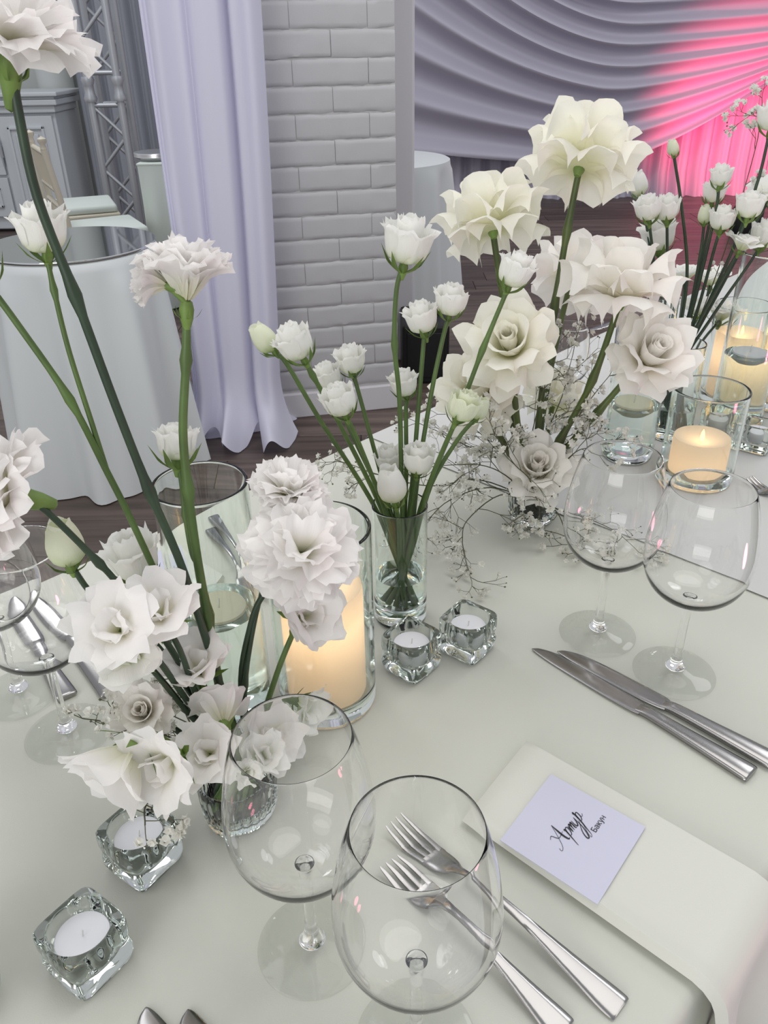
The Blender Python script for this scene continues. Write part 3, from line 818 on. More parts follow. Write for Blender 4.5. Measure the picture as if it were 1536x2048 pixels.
knife(TT(22, 1212), TT(136, 1400), 'steel knife beside the stemmed glass at the far place setting')
fork(TT(560, 1190), TT(432, 1032), 'steel fork behind the tall glass cylinder, topmost of two')
fork(TT(540, 1206), TT(424, 1058), 'steel fork behind the tall glass cylinder, lower of two')
fork(TT(1492, 968), TT(1660, 1060), 'steel fork entering at the picture edge beside the glowing candle')
knife(TT(1182, 664), TT(1258, 640), 'steel knife at the far table edge behind the roses')
knife(TT(278, 2030), TT(470, 2300), 'knife tip peeping in at the bottom of the picture')
knife(TT(362, 2034), TT(540, 2290), 'second knife tip peeping in at the bottom of the picture')

# ------------------------------------------------------------------ napkins and place cards
def napkin(p0, p1, q0, q1, label, edge=None, thick=.010):
    """p0,p1 inner end (far side, near side); q0,q1 outer end; rolls over the table edge when edge is set (metres past q)"""
    t = empty('folded_napkin', (p0 + q1) / 2, label, 'napkin', 'folded napkins')
    L = ((q0 - p0).length + (q1 - p1).length) / 2
    drop = edge or 0.0
    def base(u, v):               # u along, v across
        a, b = p0.lerp(p1, v), q0.lerp(q1, v)
        if drop == 0: return a.lerp(b, u), 0, 0
        s = u * (L + drop)
        if s <= L: return a.lerp(b, s / L), 0, 0
        return b, s - L, 1
    dirn = ((q0 - p0) + (q1 - p1)).normalized()
    layers = 1
    obs = []
    for l in range(layers):
        z0 = 0.0006 + thick * (l / layers); z1 = 0.0006 + thick * ((l + 1) / layers) - 0.0006
        def surf(top):
            def fn(u, v):
                pt, over, fl_ = base(u, v)
                soft = min(1, v / 0.05) ** .5 if l < layers else 1
                edge_r = math.sqrt(max(0, 1 - (1 - min(1, (1 - v) / .10)) ** 2)) * math.sqrt(max(0, 1 - (1 - min(1, v / .03)) ** 2))
                end_r = math.sqrt(max(0, 1 - (1 - min(1, u / .05)) ** 2))
                mid = (z0 + z1) / 2
                zz = mid + ((z1 - mid) if top else (z0 - mid)) * edge_r * end_r
                puff = 0.004 * (l + 1) / layers * (1 if top else .9) * math.exp(-((1 - v) / .07) ** 2) * min(1, u * 5) if edge else .001
                zz += puff * edge_r
                if over <= 0: return pt + Vector((0, 0, zz))
                r_ = .016 + zz
                ang = min(over / r_, PI / 2 - .12)
                rest = over - ang * r_
                h_ = dirn
                o_ = h_ * (r_ * math.sin(ang) + rest * math.cos(ang)) + Vector((0, 0, -.016 + r_ * math.cos(ang) - rest * math.sin(ang)))
                return pt + o_ + h_ * (0.02 * math.sin(v * 7 + 1) * min(1, rest * 8))
            return fn
        nu, nv = 46, 24
        A_ = grid(surf(True), nu, nv); B_ = grid(surf(False), nu, nv)
        mb = MB().add(A_); n0 = len(mb.v); mb.add((B_[0], [tuple(reversed(q)) for q in B_[1]]))
        W_ = nu + 1
        for i in range(nu):
            mb.f.append((i, n0 + i, n0 + i + 1, i + 1)); k = nv * W_
            mb.f.append((k + i + 1, n0 + k + i + 1, n0 + k + i, k + i))
        for j in range(nv):
            mb.f.append((j * W_, (j + 1) * W_, n0 + (j + 1) * W_, n0 + j * W_))
            mb.f.append(((j + 1) * W_ + nu, j * W_ + nu, n0 + j * W_ + nu, n0 + (j + 1) * W_ + nu))
        mesh('fold', mb.off(t.location), mb.f, M['napkin'], t)
    return t
napkin(TT(1052, 1492), TT(926, 1650), TT(1502, 1752), TT(1372, 1968), 'cream folded napkin under the name card, hanging over the table edge', edge=.20, thick=.012)
napkin(TT(300, 1090), TT(226, 1130), TT(455, 1160), TT(392, 1226), 'cream folded napkin at the far place setting behind the tall stems', thick=.010)

def ribbon(pts, w0, w1, sub=8):
    q = catmull([Vector((x, y, 0)) for x, y in pts], sub); m = len(q); v, f = [], []
    for i, p in enumerate(q):
        t = (q[min(i + 1, m - 1)] - q[max(0, i - 1)]).normalized(); nn = Vector((-t.y, t.x, 0))
        k = i / (m - 1); wd = (w0 + (w1 - w0) * math.sin(PI * k)) / 2
        v += [p + nn * wd, p - nn * wd]
    return v, [(2 * i, 2 * i + 1, 2 * i + 3, 2 * i + 2) for i in range(m - 1)]
def card(corners, label, h, script, small, unit, org, small_org, last=False):
    A, B, C, D = [c_ + Vector((0, 0, h)) for c_ in corners]
    ctr = (A + B + C + D) / 4
    t = empty('place_card', ctr, label, 'place card', 'name cards')
    th = Vector((0, 0, .0006))
    v = [A, B, C, D, A + th, B + th, C + th, D + th]
    mesh('paper', [p - ctr for p in v], [(0, 1, 2, 3), (7, 6, 5, 4), (0, 4, 5, 1), (1, 5, 6, 2), (2, 6, 7, 3), (3, 7, 4, 0)], M['card'], t, smooth=False)
    X = (B - A).normalized(); nz = (B - A).cross(D - A).normalized()
    if nz.z < 0: nz = -nz
    Y = nz.cross(X)
    m = Matrix((X, Y, nz)).transposed().to_4x4()
    m.translation = A.lerp(B, org[0]).lerp(D.lerp(C, org[0]), org[1]) - ctr + nz * .0010
    mb = MB()
    for pts, a, b in script:
        sv = [((x + .32 * y) * unit, y * unit) for x, y in pts]
        mb.add(ribbon(sv, a * unit, b * unit))
    lt = mesh('lettering', [m @ p for p in mb.v], mb.f, M['ink'], t, smooth=False)
    if small:
        cu_ = bpy.data.curves.new('name_text', 'FONT'); cu_.body = small; cu_.size = unit * .44
        tmp = bpy.data.objects.new('name_text', cu_); COL.objects.link(tmp)
        dg = bpy.context.evaluated_depsgraph_get(); me = bpy.data.meshes.new_from_object(tmp.evaluated_get(dg))
        COL.objects.unlink(tmp); bpy.data.objects.remove(tmp)
        m2 = m.copy(); m2.translation = A.lerp(B, small_org[0]).lerp(D.lerp(C, small_org[0]), small_org[1]) - ctr + nz * .0010
        xs = max(v.co.x for v in me.vertices) + unit * .03
        bm = bmesh.new(); bm.from_mesh(me)
        if last:
            hx, lw, ht = unit * .20, unit * .034, unit * .235
            for (xa_, xb_, ya_, yb_) in ((0, lw, 0, ht), (hx - lw, hx, 0, ht), (lw, hx - lw, ht * .45, ht * .45 + lw * .8)):
                bm.faces.new([bm.verts.new((xs + X_, Y_, 0)) for X_, Y_ in ((xa_, ya_), (xb_, ya_), (xb_, yb_), (xa_, yb_))])
        bm.to_mesh(me); bm.free()
        me.transform(m2); me.materials.clear(); me.materials.append(M['ink'])
        o = bpy.data.objects.new('lettering', me); COL.objects.link(o); o.parent = t
    return t
tn, tk = .022, .085
SCRIPT = [
    ([(-.28, .12), (-.30, -.02), (-.18, -.05), (0, .12), (.22, .62), (.40, 1.12)], tn, tn), ([(.40, 1.12), (.42, .75), (.46, .35), (.56, .02), (.66, .02)], tn, tk + .02),
    ([(-.30, .72), (-.1, .80), (.05, .55), (.2, .42), (.62, .48)], tn, .035),
    ([(.74, .40), (.78, .46), (.80, .30), (.70, -.55)], tn, tk), ([(.76, .15), (.88, .44), (1.0, .42), (1.0, .18), (.90, .02), (.80, .04)], tn, .05),
    ([(1.08, .42), (1.10, .2), (1.09, .02)], tn, tk), ([(1.10, .2), (1.20, .42), (1.25, .36), (1.24, .02)], tn, .075), ([(1.25, .2), (1.35, .42), (1.40, .36), (1.39, .06), (1.46, .02)], tn, .075),
    ([(1.50, .44), (1.50, .12), (1.58, .02), (1.68, .14), (1.76, .44)], tn, .07), ([(1.76, .44), (1.74, -.2), (1.56, -.74), (1.42, -.70), (1.50, -.35), (1.86, .12)], tn, .065),
    ([(1.90, .52), (1.96, .60), (1.94, .1), (1.78, -.80)], tn, tk), ([(1.78, -.80), (1.66, -.86), (1.68, -.6), (1.95, -.05)], tn, tn), ([(1.92, .18), (2.04, .46), (2.16, .44), (2.15, .18), (2.04, .02), (1.95, .04)], tn, .05),
    ([(2.15, .18), (2.25, .10), (2.35, .2)], tn, tn)]
nk = .0138
cc = [T(1000, 1681, nk), T(1102, 1549, nk), T(1291, 1655, nk), T(1195, 1810, nk)]
for c_ in cc: c_.z = TZ
card(cc, 'white name card reading Артур Бакун on the cream napkin', nk, SCRIPT, 'Баку', .0150, (.32, .50), (.64, .665), True)
cc = [T(282, 1204, .0112), T(262, 1128, .0112), T(340, 1092, .0112), T(368, 1160, .0112)]
for c_ in cc: c_.z = TZ
SC2 = [([(0, 0), (.3, .5), (.45, 1), (.5, .5), (.55, 0)], .03, .09), ([(-.2, 0), (.3, .05), (.8, 0)], .03, .05), ([(.8, .4), (.95, .1), (1.1, .4), (1.3, .05)], .03, .08), ([(1.4, .4), (1.4, .05), (1.6, .4), (1.7, .05)], .03, .08)]
cc2 = [cc[1], cc[2], cc[3], cc[0]]
card(cc2, 'white handwritten name card at the far place setting behind the tall stems', .0112, SC2, None, .0130, (.25, .55), None)

# ------------------------------------------------------------------ flowers: petals
def petal(L, W, a_fn, r0=0.0, z0=0.0, base_w=.25, edge_fn=None, wrap=1.0, roll=0.0, ruf=0.0, kf=3.0, ph=0.0, nS=10, nT=9, tipcurl=0.0, widen=1.15):
    """local frame: flower axis +Z, petal leaves towards +X. a_fn(t): angle from the axis. Returns verts, faces, uv."""
    K = 40
    mx, mz = [r0], [z0]
    for i in range(K):
        a = a_fn((i + .5) / K * 1.1)
        mx.append(mx[-1] + math.sin(a) * L * 1.1 / K); mz.append(mz[-1] + math.cos(a) * L * 1.1 / K)
    def rib(t):
        q = min(max(t / 1.1 * K, 0), K - 1e-6); i = int(q); f = q - i
        return mx[i] + (mx[i + 1] - mx[i]) * f, mz[i] + (mz[i + 1] - mz[i]) * f
    v, uv = [], []
    for j in range(nT + 1):
        for i in range(nS + 1):
            s = -1 + 2 * i / nS; t = j / nT
            te = t * (edge_fn(s) if edge_fn else 1.0)
            x, z = rib(te); a = a_fn(te)
            wd = W * (base_w + (1 - base_w) * math.sin(min(1, te * widen) * PI / 2))
            q = s * wd
            Rc = max(W * .55, x) / max(wrap, 1e-3)
            an = q / Rc
            y = Rc * math.sin(an); inn = Rc * (1 - math.cos(an))
            fo = max(0, abs(s) - .30) * min(1, te * 1.5)
            n_off = -inn + roll * wd * fo ** 1.7 * 1.6
            y *= 1 - .55 * min(1.2, roll) * fo ** 1.4
            n_off += ruf * W * (math.sin(kf * s * PI + ph) + .5 * math.sin(2.3 * kf * s * PI + 1.7 * ph)) * t ** 2
            n_off += tipcurl * W * t ** 4
            v.append(Vector((x + math.cos(a) * n_off, y, z - math.sin(a) * n_off)))
            uv.append((i / nS, t))
    f = [(j * (nS + 1) + i, j * (nS + 1) + i + 1, (j + 1) * (nS + 1) + i + 1, (j + 1) * (nS + 1) + i) for j in range(nT) for i in range(nS)]
    return v, f, uv
D = math.radians
def lerpa(pts):
    def fn(t):
        t = max(0, min(1, t))
        for (t0_, a0), (t1, a1) in zip(pts, pts[1:]):
            if t <= t1:
                k = (t - t0_) / (t1 - t0_); k = k * k * (3 - 2 * k); return D(a0 + (a1 - a0) * k)
        return D(pts[-1][1])
    return fn
def head_matrix(base, axis, spin):
    q = Vector(axis).normalized().to_track_quat('Z', 'Y').to_matrix().to_4x4()
    m = q @ Matrix.Rotation(spin, 4, 'Z'); m.translation = base; return m
def add_petals(parent, loc, m, specs, mat):
    for (phi, vfu) in specs:
        rm = m @ Matrix.Rotation(phi, 4, 'Z')
        mesh('petal', [rm @ p - loc for p in vfu[0]], vfu[1], mat, parent, uv=vfu[2])
def calyx_mesh(r, L, ns, sl, sp=35):
    """receptacle and thin sepals, axis +Z, base at the origin"""
    mb = MB().add(lathe([(0, -.2 * L), (r * .5, -.15 * L), (r * .9, .25 * L), (r * 1.05, .6 * L), (r * .8, .9 * L), (0, L)], 12, closed=False))
    for k in range(ns):
        rm = Matrix.Rotation(2 * PI * k / ns + .3, 4, 'Z')
        v, f, _ = petal(sl, sl * .11, lerpa([(0, 62), (.3, 56), (.6, sp), (1, sp * .8)]), r * .8, L * .25, .7, lambda s: 1 - .5 * abs(s), 1.0, nS=2, nT=5)
        mb.add(([rm @ p for p in v], f))
    return mb
def lis_specs(rad, rr, openness=1.0, layers=2, hk=1.0):
    out = []
    Rr = rad
    n = 6
    sp0 = rr.uniform(0, 6)
    for k in range(n):
        fl_ = 18 * openness + rr.uniform(-8, 14)
        e_ph = rr.uniform(0, 6)
        ef = lambda s, e=e_ph: (1 - .13 * s * s) + .05 * math.sin(9 * s + e) + .03 * math.sin(17 * s + e)
        out.append((sp0 + 2 * PI * k / n + rr.uniform(-.12, .12), petal(Rr * hk * 1.78 * rr.uniform(.90, 1.06), Rr * .92, lerpa([(0, 84), (.2, 74), (.5, 14), (.78, -2 + 6 * openness), (1, 12 + fl_ * 1.5)]), .04 * Rr, 0, .22, ef, .92, 0, .06, 1.8, rr.uniform(0, 6))))
    for l in range(layers):
        q = .74 - .27 * l
        for k in range(5 - l):
            e_ph = rr.uniform(0, 6)
            ef = lambda s, e=e_ph: (1 - .2 * s * s) + .04 * math.sin(8 * s + e)
            out.append((sp0 + .6 + l + 2 * PI * k / (5 - l), petal(Rr * hk * (1.74 - .05 * l), Rr * q * .85, lerpa([(0, 60 * q + 10), (.3, 35 * q), (.6, 0), (1, rr.uniform(-14, 14))]), .03 * Rr, Rr * .05, .25, ef, 1.0, 0, .05, 1.5, rr.uniform(0, 6), nS=8, nT=7)))
    return out
def bud_specs(rad, rr):
    out = []
    for k in range(4):
        out.append((2 * PI * k / 4 + rr.uniform(-.1, .1), petal(rad * 2.3, rad * 1.05, lerpa([(0, 75), (.2, 55), (.45, 4), (.75, -16), (1, -30)]), .03 * rad, 0, .25, lambda s: 1 - .25 * s * s, 1.0, 0, .02, 1.2, rr.uniform(0, 6))))
    for k in range(3):
        out.append((.5 + 2 * PI * k / 3, petal(rad * 2.2, rad * .7, lerpa([(0, 50), (.3, 20), (.7, -6), (1, -8)]), .02 * rad, 0, .25, lambda s: 1 - .2 * s * s, 1.1, 0, .04, 1.4, 0, nS=8, nT=7)))
    return out
def carn_specs(rad, rr, n=27, full=100):
    out = []
    for k in range(n):
        q = math.sqrt((k + .5) / n)
        a1 = full * q + rr.uniform(-8, 8)
        e_ph = rr.uniform(0, 6)
        ef = lambda s, e=e_ph: (1 - .14 * s * s) + .035 * math.sin(17 * s + e) + .06 * math.sin(6 * s + 2 * e)
        out.append((k * 2.39996 + rr.uniform(-.2, .2), petal(rad * rr.uniform(.92, 1.10) * (1.12 - .06 * q), rad * (.40 + .24 * q), lerpa([(0, a1 * .35), (.4, a1 * .75), (1, a1 + rr.uniform(-6, 22))]), .06 * rad * q, rad * .05 * (1 - q),   .16, ef, .35, 0, .19, 1.5 + rr.uniform(-.3, .5), rr.uniform(0, 6), nS=12, nT=7)))
    return out
def rose_specs(rad, rr, openness=1.0, reflex=1.0):
    out = []
    b = rad
    rnd = lambda s: 1 - .16 * s * s
    def pt(k=.42): return lambda s: 1 - k * abs(s) ** 1.15
    op, rf = openness, reflex
    for k in range(6):            # tight spiral heart
        out.append((k * 2.4, petal(b * (.96 - .01 * k), b * (.20 + .035 * k), lerpa([(0, 34), (.3, 8 + 2 * k), (.7, -5 + k), (1, 2 + 6 * k)]), .01 * b, b * .02, .5, rnd, 1.15, .08 * k, .02, 1.0, k, nS=8, nT=8)))
    for k in range(5):            # cup petals, lips turned out
        out.append((k * 2 * PI / 5 + rr.uniform(-.15, .15), petal(b * rr.uniform(1.0, 1.12), b * .46, lerpa([(0, 58), (.25, 26), (.65, 6), (.85, 22 * op), (1, 70 * op)]), .03 * b, 0, .45, lambda s: 1 - .22 * abs(s) ** 1.6, .95, .5 * rf, .02, 1.0, rr.uniform(0, 6))))
    for k in range(6):            # rolled to points, upper
        e = rr.uniform(.22, .42)
        out.append((.4 + k * 2 * PI / 6 + rr.uniform(-.2, .2), petal(b * rr.uniform(1.08, 1.28), b * .52, lerpa([(0, 62), (.25, 34), (.5, 24), (.72, 52 * op), (1, (92 + rr.uniform(-18, 14)) * op)]), .04 * b, -.01 * b, .45, pt(e), .70, 1.2 * rf, .02, 1.0, rr.uniform(0, 6))))
    for k in range(7):            # rolled to points, level
        e = rr.uniform(.25, .45)
        out.append((.1 + k * 2 * PI / 7 + rr.uniform(-.25, .25), petal(b * rr.uniform(1.08, 1.30), b * .50, lerpa([(0, 74), (.25, 52), (.42, 46), (.65, 78 * op), (1, (106 + rr.uniform(-16, 16)) * min(1.05, op * rf + .1))]), .05 * b, -.03 * b, .45, pt(e), .40, 1.4 * rf, .02, 1.0, rr.uniform(0, 6))))
    for k in range(6):            # lowest ring, hanging
        e = rr.uniform(.25, .5)
        out.append((.7 + k * 2 * PI / 6 + rr.uniform(-.25, .25), petal(b * rr.uniform(.95, 1.2), b * .48, lerpa([(0, 86), (.25, 72), (.5, 96 * rf), (1, (136 + rr.uniform(-16, 16)) * rf)]), .05 * b, -.06 * b, .42, pt(e), .2, 1.3 * rf, .02, 1.0, rr.uniform(0, 6))))
    return out
def open_specs(rad, rr, n=5, lo=70, inner=3):
    out = []
    for k in range(n):
        e = rr.uniform(0, 6)
        ef = lambda s, e=e: (1 - .18 * s * s) + .05 * math.sin(6 * s + e) + .02 * math.sin(13 * s + e)
        a = lo + rr.uniform(-22, 22)
        out.append((k * 2 * PI / n + rr.uniform(-.2, .2), petal(rad * rr.uniform(.95, 1.12), rad * .80, lerpa([(0, 30), (.35, a * .55), (1, a + rr.uniform(-5, 30))]), .04 * rad, 0,   .2, ef, .30, 0, .10, 1.2, rr.uniform(0, 6), nS=12, nT=9)))
    for k in range(inner):
        e = rr.uniform(0, 6)
        out.append((1 + k * 2 * PI / 3 + rr.uniform(-.4, .4), petal(rad * rr.uniform(.6, .85), rad * .46, lerpa([(0, 20), (.5, 14), (1, 40 + rr.uniform(-20, 30))]), .02 * rad, 0, .3, lambda s: 1 - .2 * s * s, .7, .1, .16, 1.6, e, nS=10, nT=8)))
    return out

def stem_pts(path, Ya, Yb):
    """path of pixels from base to head, depth runs from Ya to Yb"""
    n = len(path); L = [0.0]
    for (a, b) in zip(path, path[1:]): L.append(L[-1] + math.hypot(b[0] - a[0], b[1] - a[1]))
    return [V(p[0], p[1], Ya + (Yb - Ya) * l / L[-1]) for p, l in zip(path, L)]
def stem_mesh(pts, r0, r1, nodes=(), sub=5, base3=None):
    P = list(pts)
    if base3 is not None: P = [Vector(base3)] + P
    q = catmull(P, sub); m = len(q)
    rad = [r0 + (r1 - r0) * i / (m - 1) for i in range(m)]
    off = 1 if base3 is not None else 0
    for nd in nodes:
        i = min(m - 1, (nd + off) * sub); rad[i] *= 1.55
        if i + 1 < m: rad[i + 1] *= 1.12
    return tube(q, rad, 9)

SEED = [100]
def bloom(parent, loc, base, ctr, rad, kind, mat, name='flower_head', **kw):
    SEED[0] += 1; rr = random.Random(kw.pop('seed', SEED[0]))
    axis = (ctr - base)
    cal = kw.pop('calyx', None)
    m = head_matrix(base, axis, rr.uniform(0, 6))
    cr, cl_, ns, sl, sp = cal or {'lis': (.17, .60, 5, 1.25, 34), 'bud': (.20, .60, 5, 1.25, 26), 'carn': (.17, .62, 0, .3, 30), 'rose': (.10, .22, 0, .3, 150), 'open': (.13, .4, 5, .75, 60)}[kind]
    cm = calyx_mesh(cr * rad, cl_ * rad, ns, sl * rad, sp)
    h = mesh(name, [m @ Matrix.Translation((0, 0, -rad * {'lis': .50, 'bud': .46, 'carn': .48, 'rose': .15, 'open': .38}[kind])) @ p - loc for p in cm.v], cm.f, M['calyx'], parent)
    fn = {'lis': lis_specs, 'bud': bud_specs, 'carn': carn_specs, 'rose': rose_specs, 'open': open_specs}[kind]
    add_petals(h, loc, m, fn(rad, rr, **kw), mat)
    return h
def flower(name, cat, label, path, Ya, Yb, ctr, ctrY, wpx, kind, mat, r0, r1, smat, nodes=(), base3=None, group=None, h=None, **kw):
    pts = stem_pts(path, Ya, Yb)
    loc = Vector(base3) if base3 is not None else pts[0].copy()
    t = empty(name, loc, label, cat, group)
    v, f = stem_mesh(pts, r0, r1, nodes, base3=base3)
    mesh('stem', [p - loc for p in v], f, smat, t)
    c = V(ctr[0], ctr[1], ctrY)
    bloom(t, loc, pts[-1], c, pxsize(wpx, c) / 2, kind, mat, **kw)
    return t, loc
def side_branch(t, loc, path, Ya, Yb, ctr, ctrY, wpx, kind, mat, r0, r1, smat, nodes=(), **kw):
    pts = stem_pts(path, Ya, Yb)
    v, f = stem_mesh(pts, r0, r1, nodes)
    mesh('side_stem', [p - loc for p in v], f, smat, t)
    if ctr:
        c = V(ctr[0], ctr[1], ctrY)
        bloom(t, loc, pts[-1], c, pxsize(wpx, c) / 2, kind, mat, **kw)

# ------------------------------------------------------------------ lisianthus bunch in the slim vase
lg = 'lisianthus in the slim vase'
ly = LV.y
def vb(dx, dy, z=.024): return LV + Vector((dx, dy, z))
def lisv(label, path, ctr, wpx, dY, base, kind='lis', mat='lis', nodes=(), cd=0.0, r=(.0026, .0021), **kw):
    flower('lisianthus', 'flower', label, path, ly + base[1] * .5, ly + dY, ctr, ly + dY + cd, wpx * 1.05, kind, M[mat], r[0], r[1], M['stem'], nodes, vb(*base), lg, **kw)
lisv('tallest white lisianthus of the vase, in front of the smooth pilaster', [(806, 1110), (803, 960), (799, 800), (789, 690), (793, 580), (808, 527)], (818, 472), 108, .02, (.003, -.006), nodes=(3,), openness=1.2)
lisv('white lisianthus on a long stem crossing the cream roses', [(815, 1110), (850, 990), (912, 840), (965, 700), (1018, 572)], (1040, 522), 80, .01, (-.004, -.008), nodes=(3,))
lisv('round white lisianthus just left of the big creamy open rose', [(818, 1100), (836, 950), (862, 790), (885, 680), (898, 630)], (903, 594), 72, .06, (-.008, .004))
lisv('white lisianthus in front of the black box', [(812, 1100), (826, 950), (838, 800), (846, 700), (849, 664)], (842, 634), 72, .05, (.006, .006))
lisv('green-white closed lisianthus bud farthest toward the curtain', [(790, 1110), (742, 1000), (640, 840), (575, 730), (548, 702)], (520, 668), 62, .03, (.010, .004), 'bud', 'lisg')
lisv('white lisianthus bloom touching the bud by the curtain', [(792, 1105), (755, 1000), (680, 850), (625, 750), (606, 716)], (585, 678), 86, .0, (.012, -.002), nodes=(3,))
lisv('small white lisianthus behind two others, below the bud', [(794, 1100), (765, 1000), (700, 860), (664, 775)], (650, 738), 62, .05, (.008, .008))
lisv('upright white lisianthus in front of the brick, above its neighbours', [(798, 1100), (775, 1000), (735, 850), (706, 745)], (698, 704), 66, .06, (.004, .010))
lisv('frilled cream lisianthus, front one below the brick wall', [(796, 1108), (762, 1000), (715, 880), (690, 828)], (672, 783), 76, -.02, (.012, -.008), mat='lis', openness=.7, layers=2)
lisv('small lisianthus opening sideways behind the tallest stem', [(806, 1090), (812, 960), (812, 850), (812, 790)], (806, 756), 62, .04, (.0, .012))
lisv('creamy rounded lisianthus in front of the rose stems', [(822, 1105), (855, 980), (890, 890), (915, 838)], (932, 802), 72, -.02, (-.010, -.004), mat='lisg', openness=.2)
lisv('pale bud behind the creamy rounded lisianthus', [(824, 1095), (862, 970), (915, 880), (950, 838)], (966, 806), 46, .03, (-.012, .004), 'bud', 'lisg')
lisv('short white lisianthus at the vase, behind the tallest stem', [(800, 1110), (790, 1020), (780, 940)], (775, 902), 62, .03, (.002, .008))
lisv('short cream lisianthus just above the vase, opening upward', [(808, 1110), (822, 1020), (834, 944)], (838, 912), 72, .0, (-.002, .002), mat='lis', openness=.4)
lisv('lowest lisianthus, hanging just over the vase rim', [(800, 1120), (798, 1050), (790, 1004)], (782, 966), 78, -.02, (.004, -.012), 'bud', 'lis')

# ------------------------------------------------------------------ roses on the pin holder
rg = 'big reflexed roses'
ry = RC.y
def rb(dx, dy): return RC + Vector((dx, dy, .026))
def rose(label, path, ctr, wpx, dY, base, cd=0.0, mat='rose', r=(.0042, .0036), nodes=(), **kw):
    flower('rose', 'flower', label, path, ry + base[1], ry + dY, ctr, ry + dY + cd, wpx * 1.08, 'rose', M[mat], r[0], r[1], M['stemr'], nodes, rb(*base), rg, **kw)
rose('tallest cream rose with pointed petals against the swagged backdrop', [(1066, 960), (1082, 800), (1108, 620), (1135, 460), (1160, 332)], (1178, 272), 222, .06, (.002, .006), .02, nodes=(2, 3))
rose('cream rose with pointed petals in front of the round table', [(1055, 960), (1030, 860), (1020, 700), (1000, 560), (985, 458)], (976, 408), 200, .03, (-.012, .004), .015, nodes=(1,))
rose('white rose half hidden behind the tall rose stem', [(1070, 960), (1090, 800), (1118, 660), (1142, 560)], (1172, 490), 150, .16, (.006, .012), .05, mat='rosew', openness=.75)
rose('large blush white rose seen from the side, near the far lisianthus', [(1075, 960), (1120, 880), (1185, 760), (1242, 598)], (1252, 540), 226, .0, (.010, -.002), .01, mat='rosew', nodes=(1, 2), openness=.9)
rose('large creamy rose opening toward the viewer above the baby breath', [(1060, 970), (1040, 880), (1028, 780), (1024, 700)], (1008, 650), 196, -.03, (-.006, -.012), -.045, openness=.80, reflex=.85)
rose('cream rose with broad petals under the open creamy rose', [(1052, 975), (1015, 900), (975, 830), (962, 790)], (938, 745), 176, .01, (-.014, -.008), -.03, openness=.72, reflex=.8)
rose('drooping blush rose leaning over the candle glass', [(1080, 965), (1125, 905), (1195, 825), (1262, 748), (1292, 720)], (1334, 676), 176, -.01, (.014, -.006), -.04, mat='rosew', nodes=(2,), openness=.70, reflex=.75)
rose('lowest rose with a spiral heart resting in the baby breath', [(1066, 975), (1072, 945)], (1080, 905), 150, -.02, (.004, -.014), -.035, mat='rosew', openness=.78, reflex=.8)
rose('pale rose behind the rose stems, above the baby breath', [(1074, 965), (1092, 880), (1105, 810)], (1118, 768), 130, .10, (.010, .008), .02, openness=.75, reflex=.8)

# ------------------------------------------------------------------ far lisianthus bunch at the right
fg = 'lisianthus in the far vase'
fy = FV.y
def far(label, path, ctr, wpx, dY, base, kind='lis', mat='lis', cd=0.0, **kw):
    flower('lisianthus', 'flower', label, path, fy, fy + dY, ctr, fy + dY + cd, wpx * 1.15, kind, M[mat], .0026, .0020, M['stemd'], (), FV + Vector((base[0], base[1], .018)), fg, **kw)
far('closed green-white bud standing alone in front of the pink glow', [(1350, 720), (1374, 560), (1364, 420), (1348, 312)], (1345, 290), 28, .02, (.004, .004), 'bud', 'lisg')
far('white lisianthus in the far bunch nearest the tall rose, upper one', [(1330, 740), (1310, 560), (1288, 420), (1280, 392)], (1278, 372), 42, .05, (-.006, .006), 'bud')
far('white lisianthus in the far bunch, left of a touching pair', [(1332, 740), (1312, 560), (1298, 440)], (1296, 414), 52, .0, (-.004, .0))
far('white lisianthus in the far bunch, right of a touching pair', [(1336, 740), (1335, 560), (1334, 440)], (1334, 412), 52, .01, (.0, .002))
far('topmost open lisianthus of the far bunch, in front of the pink wall', [(1352, 740), (1390, 600), (1430, 430), (1438, 372)], (1443, 342), 44, .02, (.010, .006))
far('lisianthus below the topmost one of the far bunch', [(1350, 740), (1385, 600), (1418, 450), (1424, 405)], (1428, 384), 48, .05, (.008, .008))
far('greenish bud among the dark stems of the far bunch', [(1350, 740), (1380, 620), (1402, 500), (1408, 448)], (1410, 424), 32, .03, (.006, .004), 'bud', 'lisg')
far('round white lisianthus in the middle of the far bunch', [(1352, 740), (1395, 620), (1428, 500), (1440, 460)], (1446, 430), 50, .0, (.008, -.002))
far('white lisianthus of the far bunch leaning to the picture edge', [(1356, 740), (1410, 620), (1470, 490), (1494, 436)], (1500, 412), 54, -.01, (.012, .0))
far('open lisianthus seen from below in the far bunch', [(1356, 740), (1400, 640), (1455, 540), (1480, 500)], (1492, 474), 66, -.02, (.012, -.006), 'open')
far('lisianthus half cut by the picture edge in the far bunch', [(1360, 740), (1420, 640), (1490, 540), (1520, 494)], (1530, 468), 56, .02, (.014, .002))
far('leaning lisianthus at the picture edge above the far bunch', [(1356, 740), (1440, 560), (1510, 380), (1540, 262)], (1546, 230), 62, .04, (.014, .006))
far('large lisianthus at the picture edge in the pink light', [(1358, 740), (1450, 560), (1520, 430), (1540, 400)], (1540, 360), 84, .06, (.014, .010), 'open')
far('pale lisianthus low behind the far stems', [(1340, 760), (1360, 640), (1370, 560)], (1374, 520), 60, .12, (.002, .012), 'open')
far('pale lisianthus low beside the tallest cylinder', [(1345, 760), (1400, 640), (1420, 570)], (1424, 528), 70, .16, (.006, .014), 'open')
far('pale bloom low in the far bunch near the candle glow', [(1350, 790), (1400, 690), (1440, 640)], (1452, 600), 76, .14, (.004, .010), 'open')
far('pale bloom low in the far bunch beside the blush rose', [(1342, 790), (1380, 680), (1392, 630)], (1398, 590), 70, .10, (.002, .012), 'open')
